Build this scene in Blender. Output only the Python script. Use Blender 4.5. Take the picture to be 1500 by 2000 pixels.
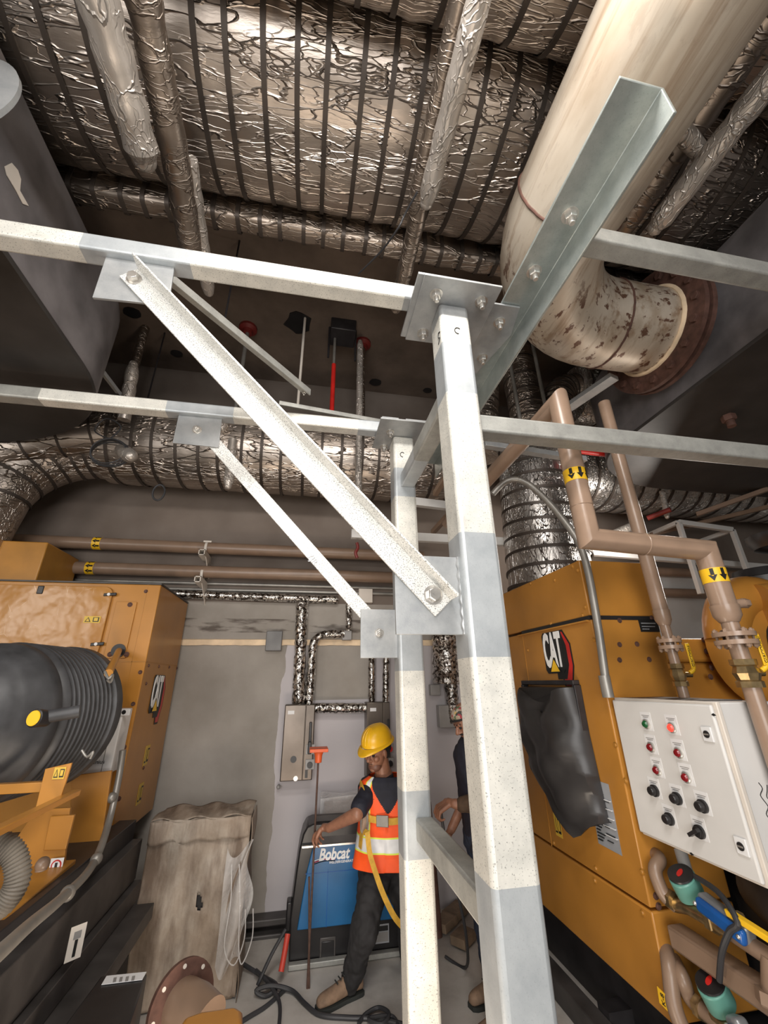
import bpy, bmesh, math, random
from mathutils import Vector, Matrix
random.seed(7)
V = Vector
PI = math.pi
# ------------------------------------------------------------------ camera
F = 790.8
RX = V((0.98286394, -0.18382093, -0.01372367))
DN = V((0.05873304, 0.38286671, -0.92193466))
FW = V((0.17472522, 0.9053303, 0.38710225))
sc = bpy.context.scene
for o in list(bpy.data.objects): bpy.data.objects.remove(o)
COL = sc.collection
cd = bpy.data.cameras.new('camera'); cam = bpy.data.objects.new('camera', cd); COL.objects.link(cam)
cd.sensor_fit = 'VERTICAL'; cd.sensor_height = 24; cd.lens = F / 2000 * 24; cd.clip_start = .02
Rm = Matrix((RX, -DN, -FW)).transposed().to_4x4(); cam.matrix_world = Rm
sc.camera = cam
FLOOR = -1.88; CEIL = 3.75; WALL = 4.55
def at(px, py, x=None, y=None, z=None):
    r = RX * ((px - 750) / F) + DN * ((py - 1000) / F) + FW
    if x is not None: return r * (x / r.x)
    if y is not None: return r * (y / r.y)
    return r * (z / r.z)
# ------------------------------------------------------------------ light
w = bpy.data.worlds.new('world'); sc.world = w; w.use_nodes = True
w.node_tree.nodes['Background'].inputs[0].default_value = (.9, .87, .85, 1)
w.node_tree.nodes['Background'].inputs[1].default_value = .3
def area(name, loc, tgt, sx, sy, power, color=(1, .95, .9)):
    l = bpy.data.lights.new(name, 'AREA'); l.shape = 'RECTANGLE'; l.size = sx; l.size_y = sy
    l.energy = power; l.color = color
    o = bpy.data.objects.new(name, l); COL.objects.link(o); o.location = loc
    d = V(tgt) - V(loc); o.rotation_euler = d.to_track_quat('-Z', 'Y').to_euler(); return o
area('rear_area_light', (-1.0, -3.6, .2), (.4, 3, .1), 3.6, 2.6, 185, (1, .98, .96))  # unseen area light behind the camera; no doorway is built there
area('overhead_fill', (.2, .25, 2.45), (.2, 2.6, -1.6), 1.2, .3, 46, (1, .95, .9))  # added unseen fill for the workers and back wall, without a fixture
area('overhead_fill', (-.4, -1.5, 2.5), (-.2, 1.0, -1.8), 1.6, .4, 55, (1, .95, .9))  # second added fill, out of view behind the camera, no fixture either
area('warm_floor_fill', (.1, 1.6, -1.75), (.25, 2.5, 2.8), .9, .5, 24, (1, .84, .68))  # warm fill added below the frame for highlights on the foil
area('back_right_fill', (3.6, 3.1, 1.2), (2.2, 3.9, .9), .3, 1.0, 26, (1, .93, .85))  # bare area light aimed past the riser at the back wall
area('side_lamp', (-4.2, -.6, 1.0), (-2.0, 3.6, .3), .9, .7, 30, (1, .93, .84))
sc.view_settings.view_transform = 'Standard'; sc.view_settings.look = 'None'
sc.view_settings.exposure = .35; sc.view_settings.gamma = 1; sc.view_settings.use_curve_mapping = False
# ------------------------------------------------------------------ materials
MATS = {}
def nodes(name, rough=.5, metal=0, col=(.5, .5, .5), spec=None):
    m = bpy.data.materials.new(name); m.use_nodes = True; nt = m.node_tree
    b = nt.nodes['Principled BSDF']; b.inputs['Roughness'].default_value = rough
    b.inputs['Metallic'].default_value = metal; b.inputs['Base Color'].default_value = (*col, 1)
    if spec is not None: b.inputs['Specular IOR Level'].default_value = spec
    MATS[name] = m
    return m, nt, b
def N(nt, t, **k):
    n = nt.nodes.new(t)
    for a, v in k.items():
        if a in n.inputs.keys(): n.inputs[a].default_value = v
        else: setattr(n, a, v)
    return n
def coords(nt, scale=(1, 1, 1), rot=(0, 0, 0)):
    g = N(nt, 'ShaderNodeNewGeometry'); mp = N(nt, 'ShaderNodeMapping')
    mp.inputs['Scale'].default_value = scale; mp.inputs['Rotation'].default_value = rot
    nt.links.new(g.outputs['Position'], mp.inputs['Vector']); return mp.outputs[0]
def ramp(nt, src, stops, interp='LINEAR'):
    r = N(nt, 'ShaderNodeValToRGB'); e = r.color_ramp; e.interpolation = interp
    while len(e.elements) < len(stops): e.elements.new(.5)
    for el, (p, c) in zip(e.elements, stops): el.position = p; el.color = (*c, 1) if len(c) == 3 else c
    nt.links.new(src, r.inputs[0]); return r.outputs[0]
def mixc(nt, f, a, b, mode='MIX'):
    m = N(nt, 'ShaderNodeMix', data_type='RGBA', blend_type=mode)
    for s, k in ((f, 0), (a, 6), (b, 7)):
        if isinstance(s, (int, float)): m.inputs[k].default_value = s
        elif isinstance(s, tuple): m.inputs[k].default_value = (*s, 1)
        else: nt.links.new(s, m.inputs[k])
    return m.outputs[2]
def bump(nt, b, src, strength=.3, dist=.01):
    n = N(nt, 'ShaderNodeBump'); n.inputs['Strength'].default_value = strength; n.inputs['Distance'].default_value = dist
    nt.links.new(src, n.inputs['Height']); nt.links.new(n.outputs[0], b.inputs['Normal'])
def plain(name, col, rough=.5, metal=0, var=.25, vscale=6, bmp=0):
    m, nt, b = nodes(name, rough, metal, col)
    n = N(nt, 'ShaderNodeTexNoise', Scale=vscale, Detail=6.0)
    nt.links.new(coords(nt), n.inputs['Vector'])
    dark = tuple(c * (1 - var) for c in col); lite = tuple(min(1, c * (1 + var * .6)) for c in col)
    nt.links.new(ramp(nt, n.outputs[0], [(.3, dark), (.7, lite)]), b.inputs['Base Color'])
    if bmp: bump(nt, b, n.outputs[0], bmp, .004)
    return m
def foil(name, col, rough=.3, scale=(3, 9, 9), strength=.6, fscale=3.0, fleck=0):
    m, nt, b = nodes(name, rough, 1, col)
    c = coords(nt, scale)
    d = N(nt, 'ShaderNodeTexNoise', Scale=.55, Detail=4.0); nt.links.new(c, d.inputs['Vector'])
    mv = N(nt, 'ShaderNodeVectorMath', operation='MULTIPLY_ADD'); nt.links.new(d.outputs['Color'], mv.inputs[0])
    mv.inputs[1].default_value = (2.6, 2.6, 2.6); nt.links.new(c, mv.inputs[2])
    v = N(nt, 'ShaderNodeTexVoronoi', feature='DISTANCE_TO_EDGE', Scale=fscale * .42); nt.links.new(mv.outputs[0], v.inputs['Vector'])
    vr = ramp(nt, v.outputs['Distance'], [(0, (1, 1, 1)), (.045, (0, 0, 0))])
    v2 = N(nt, 'ShaderNodeTexVoronoi', feature='DISTANCE_TO_EDGE', Scale=fscale * 1.1); nt.links.new(mv.outputs[0], v2.inputs['Vector'])
    vr2 = ramp(nt, v2.outputs['Distance'], [(0, (.5, .5, .5)), (.06, (0, 0, 0))])
    k = N(nt, 'ShaderNodeTexNoise', Scale=.5, Detail=2.0); nt.links.new(c, k.inputs['Vector'])
    kr = ramp(nt, k.outputs[0], [(.40, (0, 0, 0)), (.60, (1, 1, 1))])
    s = mixc(nt, 1.0, vr, mixc(nt, 1.0, vr2, kr, 'MULTIPLY'), 'ADD')
    lo = N(nt, 'ShaderNodeTexNoise', Scale=1.1, Detail=5.0, Roughness=.6); nt.links.new(c, lo.inputs['Vector'])
    h = mixc(nt, .5, s, lo.outputs[0], 'ADD')
    bump(nt, b, h, strength, .02)
    n2 = N(nt, 'ShaderNodeTexNoise', Scale=2.2, Detail=5.0); nt.links.new(coords(nt), n2.inputs['Vector'])
    base = ramp(nt, n2.outputs[0], [(.3, tuple(x * .72 for x in col)), (.7, tuple(min(1, x * 1.15) for x in col))])
    if fleck:
        n5 = N(nt, 'ShaderNodeTexNoise', Scale=34.0, Detail=4.0); nt.links.new(coords(nt), n5.inputs['Vector'])
        base = mixc(nt, ramp(nt, n5.outputs[0], [(.50, (0, 0, 0)), (.56, (1, 1, 1))]), base, (.10, .08, .065))
    nt.links.new(base, b.inputs['Base Color'])
    return m
foil('foil_duct', (.55, .48, .42), .38, (2.1, 9, 9), .6, 2.6)
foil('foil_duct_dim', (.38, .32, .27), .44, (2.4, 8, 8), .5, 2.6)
foil('foil_pipe', (.56, .51, .46), .42, (7, 4, 7), .55, 3.0)
MATS['foil_pipe'].node_tree.nodes['Principled BSDF'].inputs['Metallic'].default_value = .65
foil('foil_bright', (.70, .67, .64), .34, (13, 13, 5), .75, 3.2)
foil('foil_small', (.80, .77, .73), .18, (20, 20, 14), 1.0, 4.0, 1)
def galv(name, light, dark, speck, rough=.45, metal=.25, sscale=160, thr=.62):
    m, nt, b = nodes(name, rough, metal)
    c = coords(nt)
    n = N(nt, 'ShaderNodeTexNoise', Scale=9.0, Detail=8.0, Roughness=.65); nt.links.new(c, n.inputs['Vector'])
    base = ramp(nt, n.outputs[0], [(.32, dark), (.62, light)])
    v = N(nt, 'ShaderNodeTexNoise', Scale=float(sscale), Detail=2.0); nt.links.new(c, v.inputs['Vector'])
    sp = ramp(nt, v.outputs[0], [(thr, (0, 0, 0)), (thr + .05, (1, 1, 1))])
    f = N(nt, 'ShaderNodeMath', operation='MULTIPLY'); nt.links.new(sp, f.inputs[0]); f.inputs[1].default_value = speck
    nt.links.new(mixc(nt, f.outputs[0], base, tuple(x * .38 for x in dark)), b.inputs['Base Color'])
    bump(nt, b, v.outputs[0], .12, .002); return m
galv('galv', (.78, .765, .70), (.60, .595, .55), .75)
galv('galv_speckled', (.86, .855, .82), (.70, .70, .67), .95, sscale=210, thr=.555)
galv('galv_spray', (.50, .53, .545), (.40, .43, .45), .15, .4, .35)
galv('galv_plate', (.42, .43, .43), (.31, .325, .335), .1, .42, .45)
galv('galv_dull', (.42, .42, .39), (.30, .30, .28), .3, .5, .35)
galv('galv_angle', (.46, .50, .48), (.34, .38, .37), .2, .33, .6)
galv('bolt_metal', (.72, .70, .66), (.5, .48, .45), .2, .28, .8, 60)
plain('gap_foam', (.85, .66, .45), .8)
plain('yellow_paint', (.44, .195, .034), .30, 0, .13, 3.5)
plain('yellow_dark', (.42, .19, .03), .4, 0, .2, 5)
plain('yellow_bright', (.86, .50, .03), .4, 0, .1)
plain('black_steel', (.035, .032, .034), .42, .3, .35, 8)
plain('dark_steel', (.085, .078, .075), .5, .4, .4, 6, .1)
plain('black_plastic', (.018, .017, .018), .35, 0, .2, 9)
plain('black_vinyl', (.03, .028, .028), .38, 0, .3, 5)
plain('rubber', (.05, .05, .053), .48, 0, .4, 10, .15)
plain('silencer_side', (.22, .205, .21), .5, .25, .5, 3.2, .1)
plain('silencer_base', (.045, .04, .037), .6, .2, .3, 4)
plain('rust', (.115, .055, .04), .75, .1, .4, 20, .3)
plain('tan_paint', (.31, .21, .148), .28, 0, .12, 8)
plain('tan_dim', (.24, .16, .11), .35, 0, .12, 8)
plain('white_paint', (.66, .65, .63), .4, 0, .06, 4)
plain('cream_paint', (.68, .62, .55), .5, 0, .1, 4)
plain('grey_box', (.30, .29, .28), .45, .1, .15)
plain('red_paint', (.55, .02, .015), .35)
plain('dark_red', (.16, .015, .012), .5)
plain('conduit', (.30, .285, .26), .4, .5, .15, 12)
plain('stainless', (.15, .125, .105), .36, .9, .35, 2.5)
plain('brass', (.45, .33, .17), .3, .9, .3, 30)
plain('blue_paint', (.016, .125, .30), .33, 0, .15, 5)
plain('blue_handle', (.01, .09, .33), .25)
plain('teal', (.13, .33, .27), .35)
plain('steel_grey', (.32, .33, .34), .35, .5)
plain('lettering_white', (.85, .85, .84), .5, 0, .02)
plain('lettering_black', (.01, .01, .01), .5, 0, .02)
plain('label_white', (.74, .74, .74), .5, 0, .05)
plain('label_silver', (.42, .44, .47), .4, .3, .15)
plain('label_yellow', (.66, .43, .05), .45, 0, .1)
plain('tape_blue', (.06, .2, .38), .5)
plain('tape_yellow', (.88, .52, .02), .4, 0, .05)
plain('strap_dark', (.075, .06, .05), .5, .5, .2)
plain('skin', (.29, .135, .082), .45, 0, .2, 30)
plain('skin_dark', (.17, .075, .048), .5, 0, .25, 30)
plain('hair', (.012, .010, .010), .8)
plain('hat_yellow', (.80, .45, .015), .3, 0, .1, 14)
plain('navy', (.012, .013, .024), .75, 0, .3, 20)
plain('vest_orange', (.95, .10, .012), .6, 0, .08, 14)
plain('vest_lime', (.72, .85, .10), .5, 0, .05)
plain('vest_silver', (.74, .76, .78), .35, 0, .12, 18)
plain('harness', (.58, .33, .035), .7, 0, .2, 30)
plain('trousers', (.018, .017, .018), .85, 0, .4, 12)
plain('denim', (.022, .032, .058), .8, 0, .5, 16)
plain('boot', (.24, .155, .10), .8, 0, .35, 22, .3)
plain('sole', (.03, .033, .03), .7)
plain('sleeve_brown', (.07, .04, .022), .85, 0, .4, 25, .3)
plain('cable', (.035, .035, .038), .5)
plain('cable_red', (.5, .05, .03), .5)
plain('orange_cap', (.75, .12, .03), .4)
plain('rebar', (.10, .055, .04), .7, .2, .3, 40, .3)
plain('green_lens', (.01, .10, .03), .2)
plain('red_lens', (.20, .006, .01), .2)
plain('hose_grey', (.15, .13, .105), .6)
plain('box_dark', (.17, .165, .16), .5, .2)
plain('wood', (.25, .18, .12), .75, 0, .3, 14)
m, nt, b = nodes('red_lit', .3, 0, (.8, .03, .02)); b.inputs['Emission Color'].default_value = (1, .05, .03, 1); b.inputs['Emission Strength'].default_value = 1.2
m, nt, b = nodes('plastic_film', .12, 0, (.85, .84, .83)); b.inputs['Alpha'].default_value = .38
bb = N(nt, 'ShaderNodeTexNoise', Scale=14.0, Detail=5.0); nt.links.new(coords(nt), bb.inputs['Vector']); bump(nt, b, bb.outputs[0], .8, .03)
m, nt, b = nodes('scuffed_yellow', .27)
n = N(nt, 'ShaderNodeTexNoise', Scale=3.0, Detail=5.0); nt.links.new(coords(nt), n.inputs['Vector'])
base = ramp(nt, n.outputs[0], [(.3, (.40, .175, .03)), (.7, (.46, .21, .04))])
v = N(nt, 'ShaderNodeTexVoronoi', feature='DISTANCE_TO_EDGE', Scale=7.0); nt.links.new(coords(nt, (1.3, 1, .8), (0, .6, 0)), v.inputs['Vector'])
k_ = N(nt, 'ShaderNodeTexNoise', Scale=4.0, Detail=8.0, Roughness=.8); nt.links.new(coords(nt), k_.inputs['Vector'])
f_ = mixc(nt, 1.0, ramp(nt, v.outputs['Distance'], [(0, (1, 1, 1)), (.012, (0, 0, 0))]), ramp(nt, k_.outputs[0], [(.53, (0, 0, 0)), (.6, (1, 1, 1))]), 'MULTIPLY')
nt.links.new(mixc(nt, f_, base, (.72, .50, .30)), b.inputs['Base Color'])
n = N(nt, 'ShaderNodeTexNoise', Scale=4.0, Detail=3.0); nt.links.new(coords(nt), n.inputs['Vector']); bump(nt, b, n.outputs[0], .5, .03)
# concrete ceiling / wall / floor
def rough_surface(name, stops, scale, rough=.9, bm=.15, extra=None):
    m, nt, b = nodes(name, rough)
    n = N(nt, 'ShaderNodeTexNoise', Scale=scale, Detail=9.0, Roughness=.6); nt.links.new(coords(nt), n.inputs['Vector'])
    c = ramp(nt, n.outputs[0], stops)
    if extra: c = extra(nt, c)
    nt.links.new(c, b.inputs['Base Color'])
    n2 = N(nt, 'ShaderNodeTexNoise', Scale=40.0, Detail=5.0); nt.links.new(coords(nt), n2.inputs['Vector']); bump(nt, b, n2.outputs[0], bm, .004)
    return m
rough_surface('ceiling_concrete', [(.3, (.10, .075, .058)), (.7, (.18, .135, .105))], 2.2)
def wall_zone(nt, c):
    # painted lilac-grey area right of a ragged trowelled edge, below the slot
    g = N(nt, 'ShaderNodeNewGeometry'); s = N(nt, 'ShaderNodeSeparateXYZ'); nt.links.new(g.outputs['Position'], s.inputs[0])
    n = N(nt, 'ShaderNodeTexNoise', Scale=3.0, Detail=6.0); nt.links.new(g.outputs['Position'], n.inputs['Vector'])
    a = N(nt, 'ShaderNodeMath', operation='MULTIPLY_ADD'); nt.links.new(n.outputs[0], a.inputs[0]); a.inputs[1].default_value = .12; nt.links.new(s.outputs[0], a.inputs[2])
    k = N(nt, 'ShaderNodeMath', operation='GREATER_THAN'); nt.links.new(a.outputs[0], k.inputs[0]); k.inputs[1].default_value = -.13
    z = N(nt, 'ShaderNodeMath', operation='LESS_THAN'); nt.links.new(s.outputs[2], z.inputs[0]); z.inputs[1].default_value = .38
    # the unpainted patch between the conduits
    p1 = N(nt, 'ShaderNodeMath', operation='COMPARE'); nt.links.new(s.outputs[0], p1.inputs[0]); p1.inputs[1].default_value = .38; p1.inputs[2].default_value = .34
    p2 = N(nt, 'ShaderNodeMath', operation='GREATER_THAN'); nt.links.new(s.outputs[2], p2.inputs[0]); p2.inputs[1].default_value = -.16
    p = N(nt, 'ShaderNodeMath', operation='MULTIPLY'); nt.links.new(p1.outputs[0], p.inputs[0]); nt.links.new(p2.outputs[0], p.inputs[1])
    q = N(nt, 'ShaderNodeMath', operation='SUBTRACT'); q.inputs[0].default_value = 1; nt.links.new(p.outputs[0], q.inputs[1])
    f = N(nt, 'ShaderNodeMath', operation='MULTIPLY'); nt.links.new(k.outputs[0], f.inputs[0]); nt.links.new(z.outputs[0], f.inputs[1])
    f2 = N(nt, 'ShaderNodeMath', operation='MULTIPLY'); nt.links.new(f.outputs[0], f2.inputs[0]); nt.links.new(q.outputs[0], f2.inputs[1])
    c = mixc(nt, f2.outputs[0], c, (.49, .46, .47))
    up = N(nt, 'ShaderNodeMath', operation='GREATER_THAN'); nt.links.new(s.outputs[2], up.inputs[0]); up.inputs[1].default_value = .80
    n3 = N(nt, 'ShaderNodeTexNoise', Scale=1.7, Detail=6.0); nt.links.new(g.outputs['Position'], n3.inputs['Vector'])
    c = mixc(nt, up.outputs[0], c, ramp(nt, n3.outputs[0], [(.3, (.135, .105, .085)), (.7, (.20, .165, .14))]))  # upper wall colour darkened to stand in for the ducts' shade
    # smoke-dark stains on the upstand above the slot
    st = N(nt, 'ShaderNodeTexNoise', Scale=1.0, Detail=8.0); nt.links.new(coords(nt, (3, 1, 14)), st.inputs['Vector'])
    d = N(nt, 'ShaderNodeMath', operation='COMPARE'); nt.links.new(s.outputs[2], d.inputs[0]); d.inputs[1].default_value = .56; d.inputs[2].default_value = .07
    e = ramp(nt, st.outputs[0], [(.47, (0, 0, 0)), (.58, (1, 1, 1))])
    h = N(nt, 'ShaderNodeMath', operation='MULTIPLY'); nt.links.new(d.outputs[0], h.inputs[0]); nt.links.new(e, h.inputs[1])
    return mixc(nt, h.outputs[0], c, (.12, .10, .085))
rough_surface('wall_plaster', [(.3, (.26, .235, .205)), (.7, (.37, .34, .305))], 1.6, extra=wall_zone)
rough_surface('side_wall', [(.3, (.30, .28, .26)), (.7, (.38, .36, .33))], 1.6)
rough_surface('floor_concrete', [(.25, (.34, .31, .28)), (.5, (.50, .47, .43)), (.75, (.60, .57, .53))], 3.0, .8)
def stains(nt, c):
    n = N(nt, 'ShaderNodeTexNoise', Scale=1.0, Detail=7.0, Roughness=.6); nt.links.new(coords(nt, (7, 2, 1.6)), n.inputs['Vector'])
    return mixc(nt, ramp(nt, n.outputs[0], [(.42, (0, 0, 0)), (.62, (.85, .85, .85))]), c, (.11, .07, .045))
rough_surface('cardboard', [(.25, (.20, .145, .10)), (.5, (.36, .29, .225)), (.75, (.50, .44, .37))], 3.4, .7, .6, stains)
# stained cream exhaust pipe
m, nt, b = nodes('exhaust_cream', .42, .35)
n = N(nt, 'ShaderNodeTexNoise', Scale=2.5, Detail=8.0); nt.links.new(coords(nt, (3, .8, 2)), n.inputs['Vector'])
base = ramp(nt, n.outputs[0], [(.25, (.42, .33, .24)), (.5, (.60, .52, .42)), (.8, (.70, .63, .53))])
n = N(nt, 'ShaderNodeTexNoise', Scale=1.0, Detail=7.0, Roughness=.6); nt.links.new(coords(nt, (13, .7, 13)), n.inputs['Vector'])
base = mixc(nt, ramp(nt, n.outputs[0], [(.52, (0, 0, 0)), (.66, (.75, .75, .75))]), base, (.30, .19, .11))
n = N(nt, 'ShaderNodeTexNoise', Scale=6.0, Detail=6.0, Roughness=.65); nt.links.new(coords(nt, (2.2, 1.2, 4), (.5, .5, 0)), n.inputs['Vector'])
sp = ramp(nt, n.outputs[0], [(.565, (0, 0, 0)), (.61, (1, 1, 1))])
s_ = N(nt, 'ShaderNodeSeparateXYZ'); nt.links.new(coords(nt), s_.inputs[0])
k_ = N(nt, 'ShaderNodeMapRange'); nt.links.new(s_.outputs[1], k_.inputs[0]); k_.inputs[1].default_value = 1.35; k_.inputs[2].default_value = 1.6; k_.inputs[3].default_value = .12
f_ = N(nt, 'ShaderNodeMath', operation='MULTIPLY'); nt.links.new(sp, f_.inputs[0]); nt.links.new(k_.outputs[0], f_.inputs[1])
nt.links.new(mixc(nt, f_.outputs[0], base, (.16, .085, .055)), b.inputs['Base Color'])
# flowered cap
m, nt, b = nodes('flower_cloth', .8)
v = N(nt, 'ShaderNodeTexVoronoi', Scale=48.0); nt.links.new(coords(nt), v.inputs['Vector'])
s_ = N(nt, 'ShaderNodeSeparateColor'); nt.links.new(v.outputs['Color'], s_.inputs[0])
nt.links.new(ramp(nt, s_.outputs[0], [(0, (.05, .05, .04)), (.25, (.34, .25, .18)), (.5, (.40, .33, .26)), (.78, (.30, .04, .05)), (.85, (.10, .14, .07)), (.95, (.5, .35, .12))], 'CONSTANT'), b.inputs['Base Color'])
# ------------------------------------------------------------------ geometry
class G:
    def __init__(s): s.v = []; s.f = []; s.m = []
    def add(s, vs, fs, m=0):
        o = len(s.v); s.v += [tuple(v) for v in vs]
        for f in fs: s.f.append([i + o for i in f]); s.m.append(m)
        return s
    def box(s, x0, x1, y0, y1, z0, z1, m=0):
        return s.add([(x, y, z) for z in (z0, z1) for y in (y0, y1) for x in (x0, x1)],
                     [(0, 2, 3, 1), (4, 5, 7, 6), (0, 1, 5, 4), (2, 6, 7, 3), (0, 4, 6, 2), (1, 3, 7, 5)], m)
    def obox(s, c, ax, ay, az, m=0):   # centre and three half-axis vectors
        c = V(c); ax = V(ax); ay = V(ay); az = V(az)
        return s.add([c + ax * i + ay * j + az * k for k in (-1, 1) for j in (-1, 1) for i in (-1, 1)],
                     [(0, 2, 3, 1), (4, 5, 7, 6), (0, 1, 5, 4), (2, 6, 7, 3), (0, 4, 6, 2), (1, 3, 7, 5)], m)
    def prism(s, pts, d, m=0):
        pts = [V(p) for p in pts]; d = V(d); n = len(pts)
        return s.add(pts + [p + d for p in pts], [list(range(n))[::-1], list(range(n, 2 * n))] + [(i, (i + 1) % n, n + (i + 1) % n, n + i) for i in range(n)], m)
    def rings(s, rs, m=0, caps=True, closed=True):
        n = len(rs[0]); vs = [p for r in rs for p in r]; fs = []
        for a in range(len(rs) - 1):
            for i in range(n if closed else n - 1):
                j = (i + 1) % n; fs.append((a * n + i, a * n + j, (a + 1) * n + j, (a + 1) * n + i))
        if caps: fs += [list(range(n))[::-1], list(range((len(rs) - 1) * n, len(rs) * n))]
        return s.add(vs, fs, m)
    def lathe(s, o, ax, prof, n=32, m=0, caps=True, ell=1, up=None):
        o = V(o); ax = V(ax).normalized(); u = V(up) if up else (V((0, 0, 1)) if abs(ax.z) < .9 else V((1, 0, 0)))
        u = (u - ax * u.dot(ax)).normalized(); w_ = ax.cross(u)
        return s.rings([[o + ax * t + (u * math.cos(2 * PI * i / n) * r + w_ * math.sin(2 * PI * i / n) * r * ell) for i in range(n)] for t, r in prof], m, caps)
    def cyl(s, a, b, r, r2=None, n=24, m=0):
        a = V(a); b = V(b); return s.lathe(a, b - a, [(0, r), ((b - a).length, r if r2 is None else r2)], n, m)
    def tube(s, pts, r, n=16, m=0, rad=None):
        pts = [V(p) for p in pts]; rs = []; t = (pts[1] - pts[0]).normalized(); u = t.orthogonal().normalized()
        for i, p in enumerate(pts):
            t2 = ((pts[min(i + 1, len(pts) - 1)] - p).normalized() + (p - pts[max(i - 1, 0)]).normalized())
            t2 = t2.normalized() if t2.length > 1e-6 else t
            u = (u - t2 * u.dot(t2)).normalized(); w_ = t2.cross(u); R_ = rad[i] if rad else r
            k = 1
            if 0 < i < len(pts) - 1:
                c = (pts[i + 1] - p).normalized().dot((p - pts[i - 1]).normalized()); k = 1
            rs.append([p + (u * math.cos(2 * PI * q / n) + w_ * math.sin(2 * PI * q / n)) * R_ * k for q in range(n)])
        return s.rings(rs, m)
    def ball(s, c, r, n=16, m=0, rot=None):
        r = (r, r, r) if isinstance(r, (int, float)) else r; c = V(c); rs = []
        for a in range(1, n):
            th = PI * a / n; ring = []
            for i in range(2 * n):
                ph = PI * i / n; p = V((r[0] * math.sin(th) * math.cos(ph), r[1] * math.sin(th) * math.sin(ph), r[2] * math.cos(th)))
                if rot: p = rot @ p
                ring.append(c + p)
            rs.append(ring)
        return s.rings(rs, m)
    def cap(s, a, b, r1, r2, n=8):     # tapered capsule for bodies
        s.cyl(a, b, r1, r2, 2 * n); s.ball(a, r1, n); s.ball(b, r2, n); return s
    def hexa(s, c, ax, r, h, m=0):
        return s.lathe(c, ax, [(0, r), (h * .85, r), (h, r * .88)], 6, m)
def smooth_path(pts, k=6):
    pts = [V(p) for p in pts]; out = []
    for i in range(len(pts) - 1):
        p0 = pts[max(i - 1, 0)]; p1 = pts[i]; p2 = pts[i + 1]; p3 = pts[min(i + 2, len(pts) - 1)]
        for j in range(k):
            t = j / k; out.append(.5 * ((2 * p1) + (p2 - p0) * t + (2 * p0 - 5 * p1 + 4 * p2 - p3) * t * t + (3 * p1 - p0 - 3 * p2 + p3) * t ** 3))
    return out + [pts[-1]]
def bend(pts, r, k=6):                # straight runs with rounded corners
    pts = [V(p) for p in pts]; out = [pts[0]]
    for i in range(1, len(pts) - 1):
        a = (pts[i - 1] - pts[i]); c = (pts[i + 1] - pts[i]); ra = min(r, a.length * .49, c.length * .49)
        p, q = pts[i] + a.normalized() * ra, pts[i] + c.normalized() * ra
        for j in range(k + 1):
            t = j / k; out.append(p * (1 - t) ** 2 + pts[i] * 2 * t * (1 - t) + q * t * t)
    return out + [pts[-1]]
def world_loc(o):
    l = V(o.location) if o.parent is None or not o.get('_ch') else V((0, 0, 0))
    return l
ORIG = {}
def obj(name, g, mats, parent=None, bevel=0, seg=2, sharp=35, recalc=True):
    me = bpy.data.meshes.new(name); me.from_pydata(g.v, [], g.f)
    for mn in (mats if isinstance(mats, (list, tuple)) else [mats]): me.materials.append(MATS[mn])
    me.polygons.foreach_set('material_index', g.m)
    if recalc:
        b_ = bmesh.new(); b_.from_mesh(me); bmesh.ops.recalc_face_normals(b_, faces=b_.faces); b_.to_mesh(me); b_.free()
    me.polygons.foreach_set('use_smooth', [True] * len(me.polygons)); me.set_sharp_from_angle(angle=math.radians(sharp))
    o = bpy.data.objects.new(name, me); COL.objects.link(o)
    if parent is not None:
        o.parent = parent; o.matrix_parent_inverse = Matrix.Translation(-ORIG[parent]); ORIG[o] = V((0, 0, 0))
    else: ORIG[o] = V((0, 0, 0))
    if bevel:
        md = o.modifiers.new('bevel', 'BEVEL'); md.width = bevel; md.segments = seg; md.limit_method = 'ANGLE'; md.angle_limit = math.radians(40)
        md.harden_normals = False
    return o
def tag(o, label, cat, group=None, kind=None):
    o['label'] = label; o['category'] = cat
    if group: o['group'] = group
    if kind: o['kind'] = kind
    return o
def thing(name, loc, label, cat, group=None):
    o = bpy.data.objects.new(name, None); COL.objects.link(o); o.location = loc; ORIG[o] = V(loc); o.empty_display_size = .05
    return tag(o, label, cat, group)
def struct(name, g, mat, parent=None, bevel=0):
    o = obj(name, g, mat, parent, bevel)
    if parent is None: o['kind'] = 'structure'
    return o
def dup(o, delta=(0, 0, 0), parent=None):
    c = o.copy(); COL.objects.link(c)
    if parent is not None: c.parent = parent
    else: c.location = V(c.location) + V(delta)
    for ch in o.children: dup(ch, parent=c)
    return c
def part_copy(o, delta):               # another part of the same thing, same mesh
    c = o.copy(); COL.objects.link(c); c.location = V(c.location) + V(delta)
    for ch in o.children: dup(ch, parent=c)
    return c
def text(name, s, size, org, u, v, mat, parent, depth=.002, shear=0, bold=0, sx=1, align='CENTER'):
    cu = bpy.data.curves.new(name, 'FONT'); cu.body = s; cu.size = size; cu.extrude = depth; cu.shear = shear; cu.offset = bold
    cu.align_x = align; cu.align_y = 'CENTER'; cu.resolution_u = 3
    t = bpy.data.objects.new(name, cu); COL.objects.link(t); dg = bpy.context.evaluated_depsgraph_get()
    me = bpy.data.meshes.new_from_object(t.evaluated_get(dg)); bpy.data.objects.remove(t)
    u = V(u).normalized(); v = V(v).normalized(); w_ = u.cross(v); org = V(org)
    for vt in me.vertices: c = vt.co; vt.co = org + u * c.x * sx + v * c.y + w_ * c.z
    me.materials.clear(); me.materials.append(MATS[mat]); me.name = name
    o = bpy.data.objects.new(name, me); COL.objects.link(o); o.parent = parent; o.matrix_parent_inverse = Matrix.Translation(-ORIG[parent]); ORIG[o] = V((0, 0, 0)); return o
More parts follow.
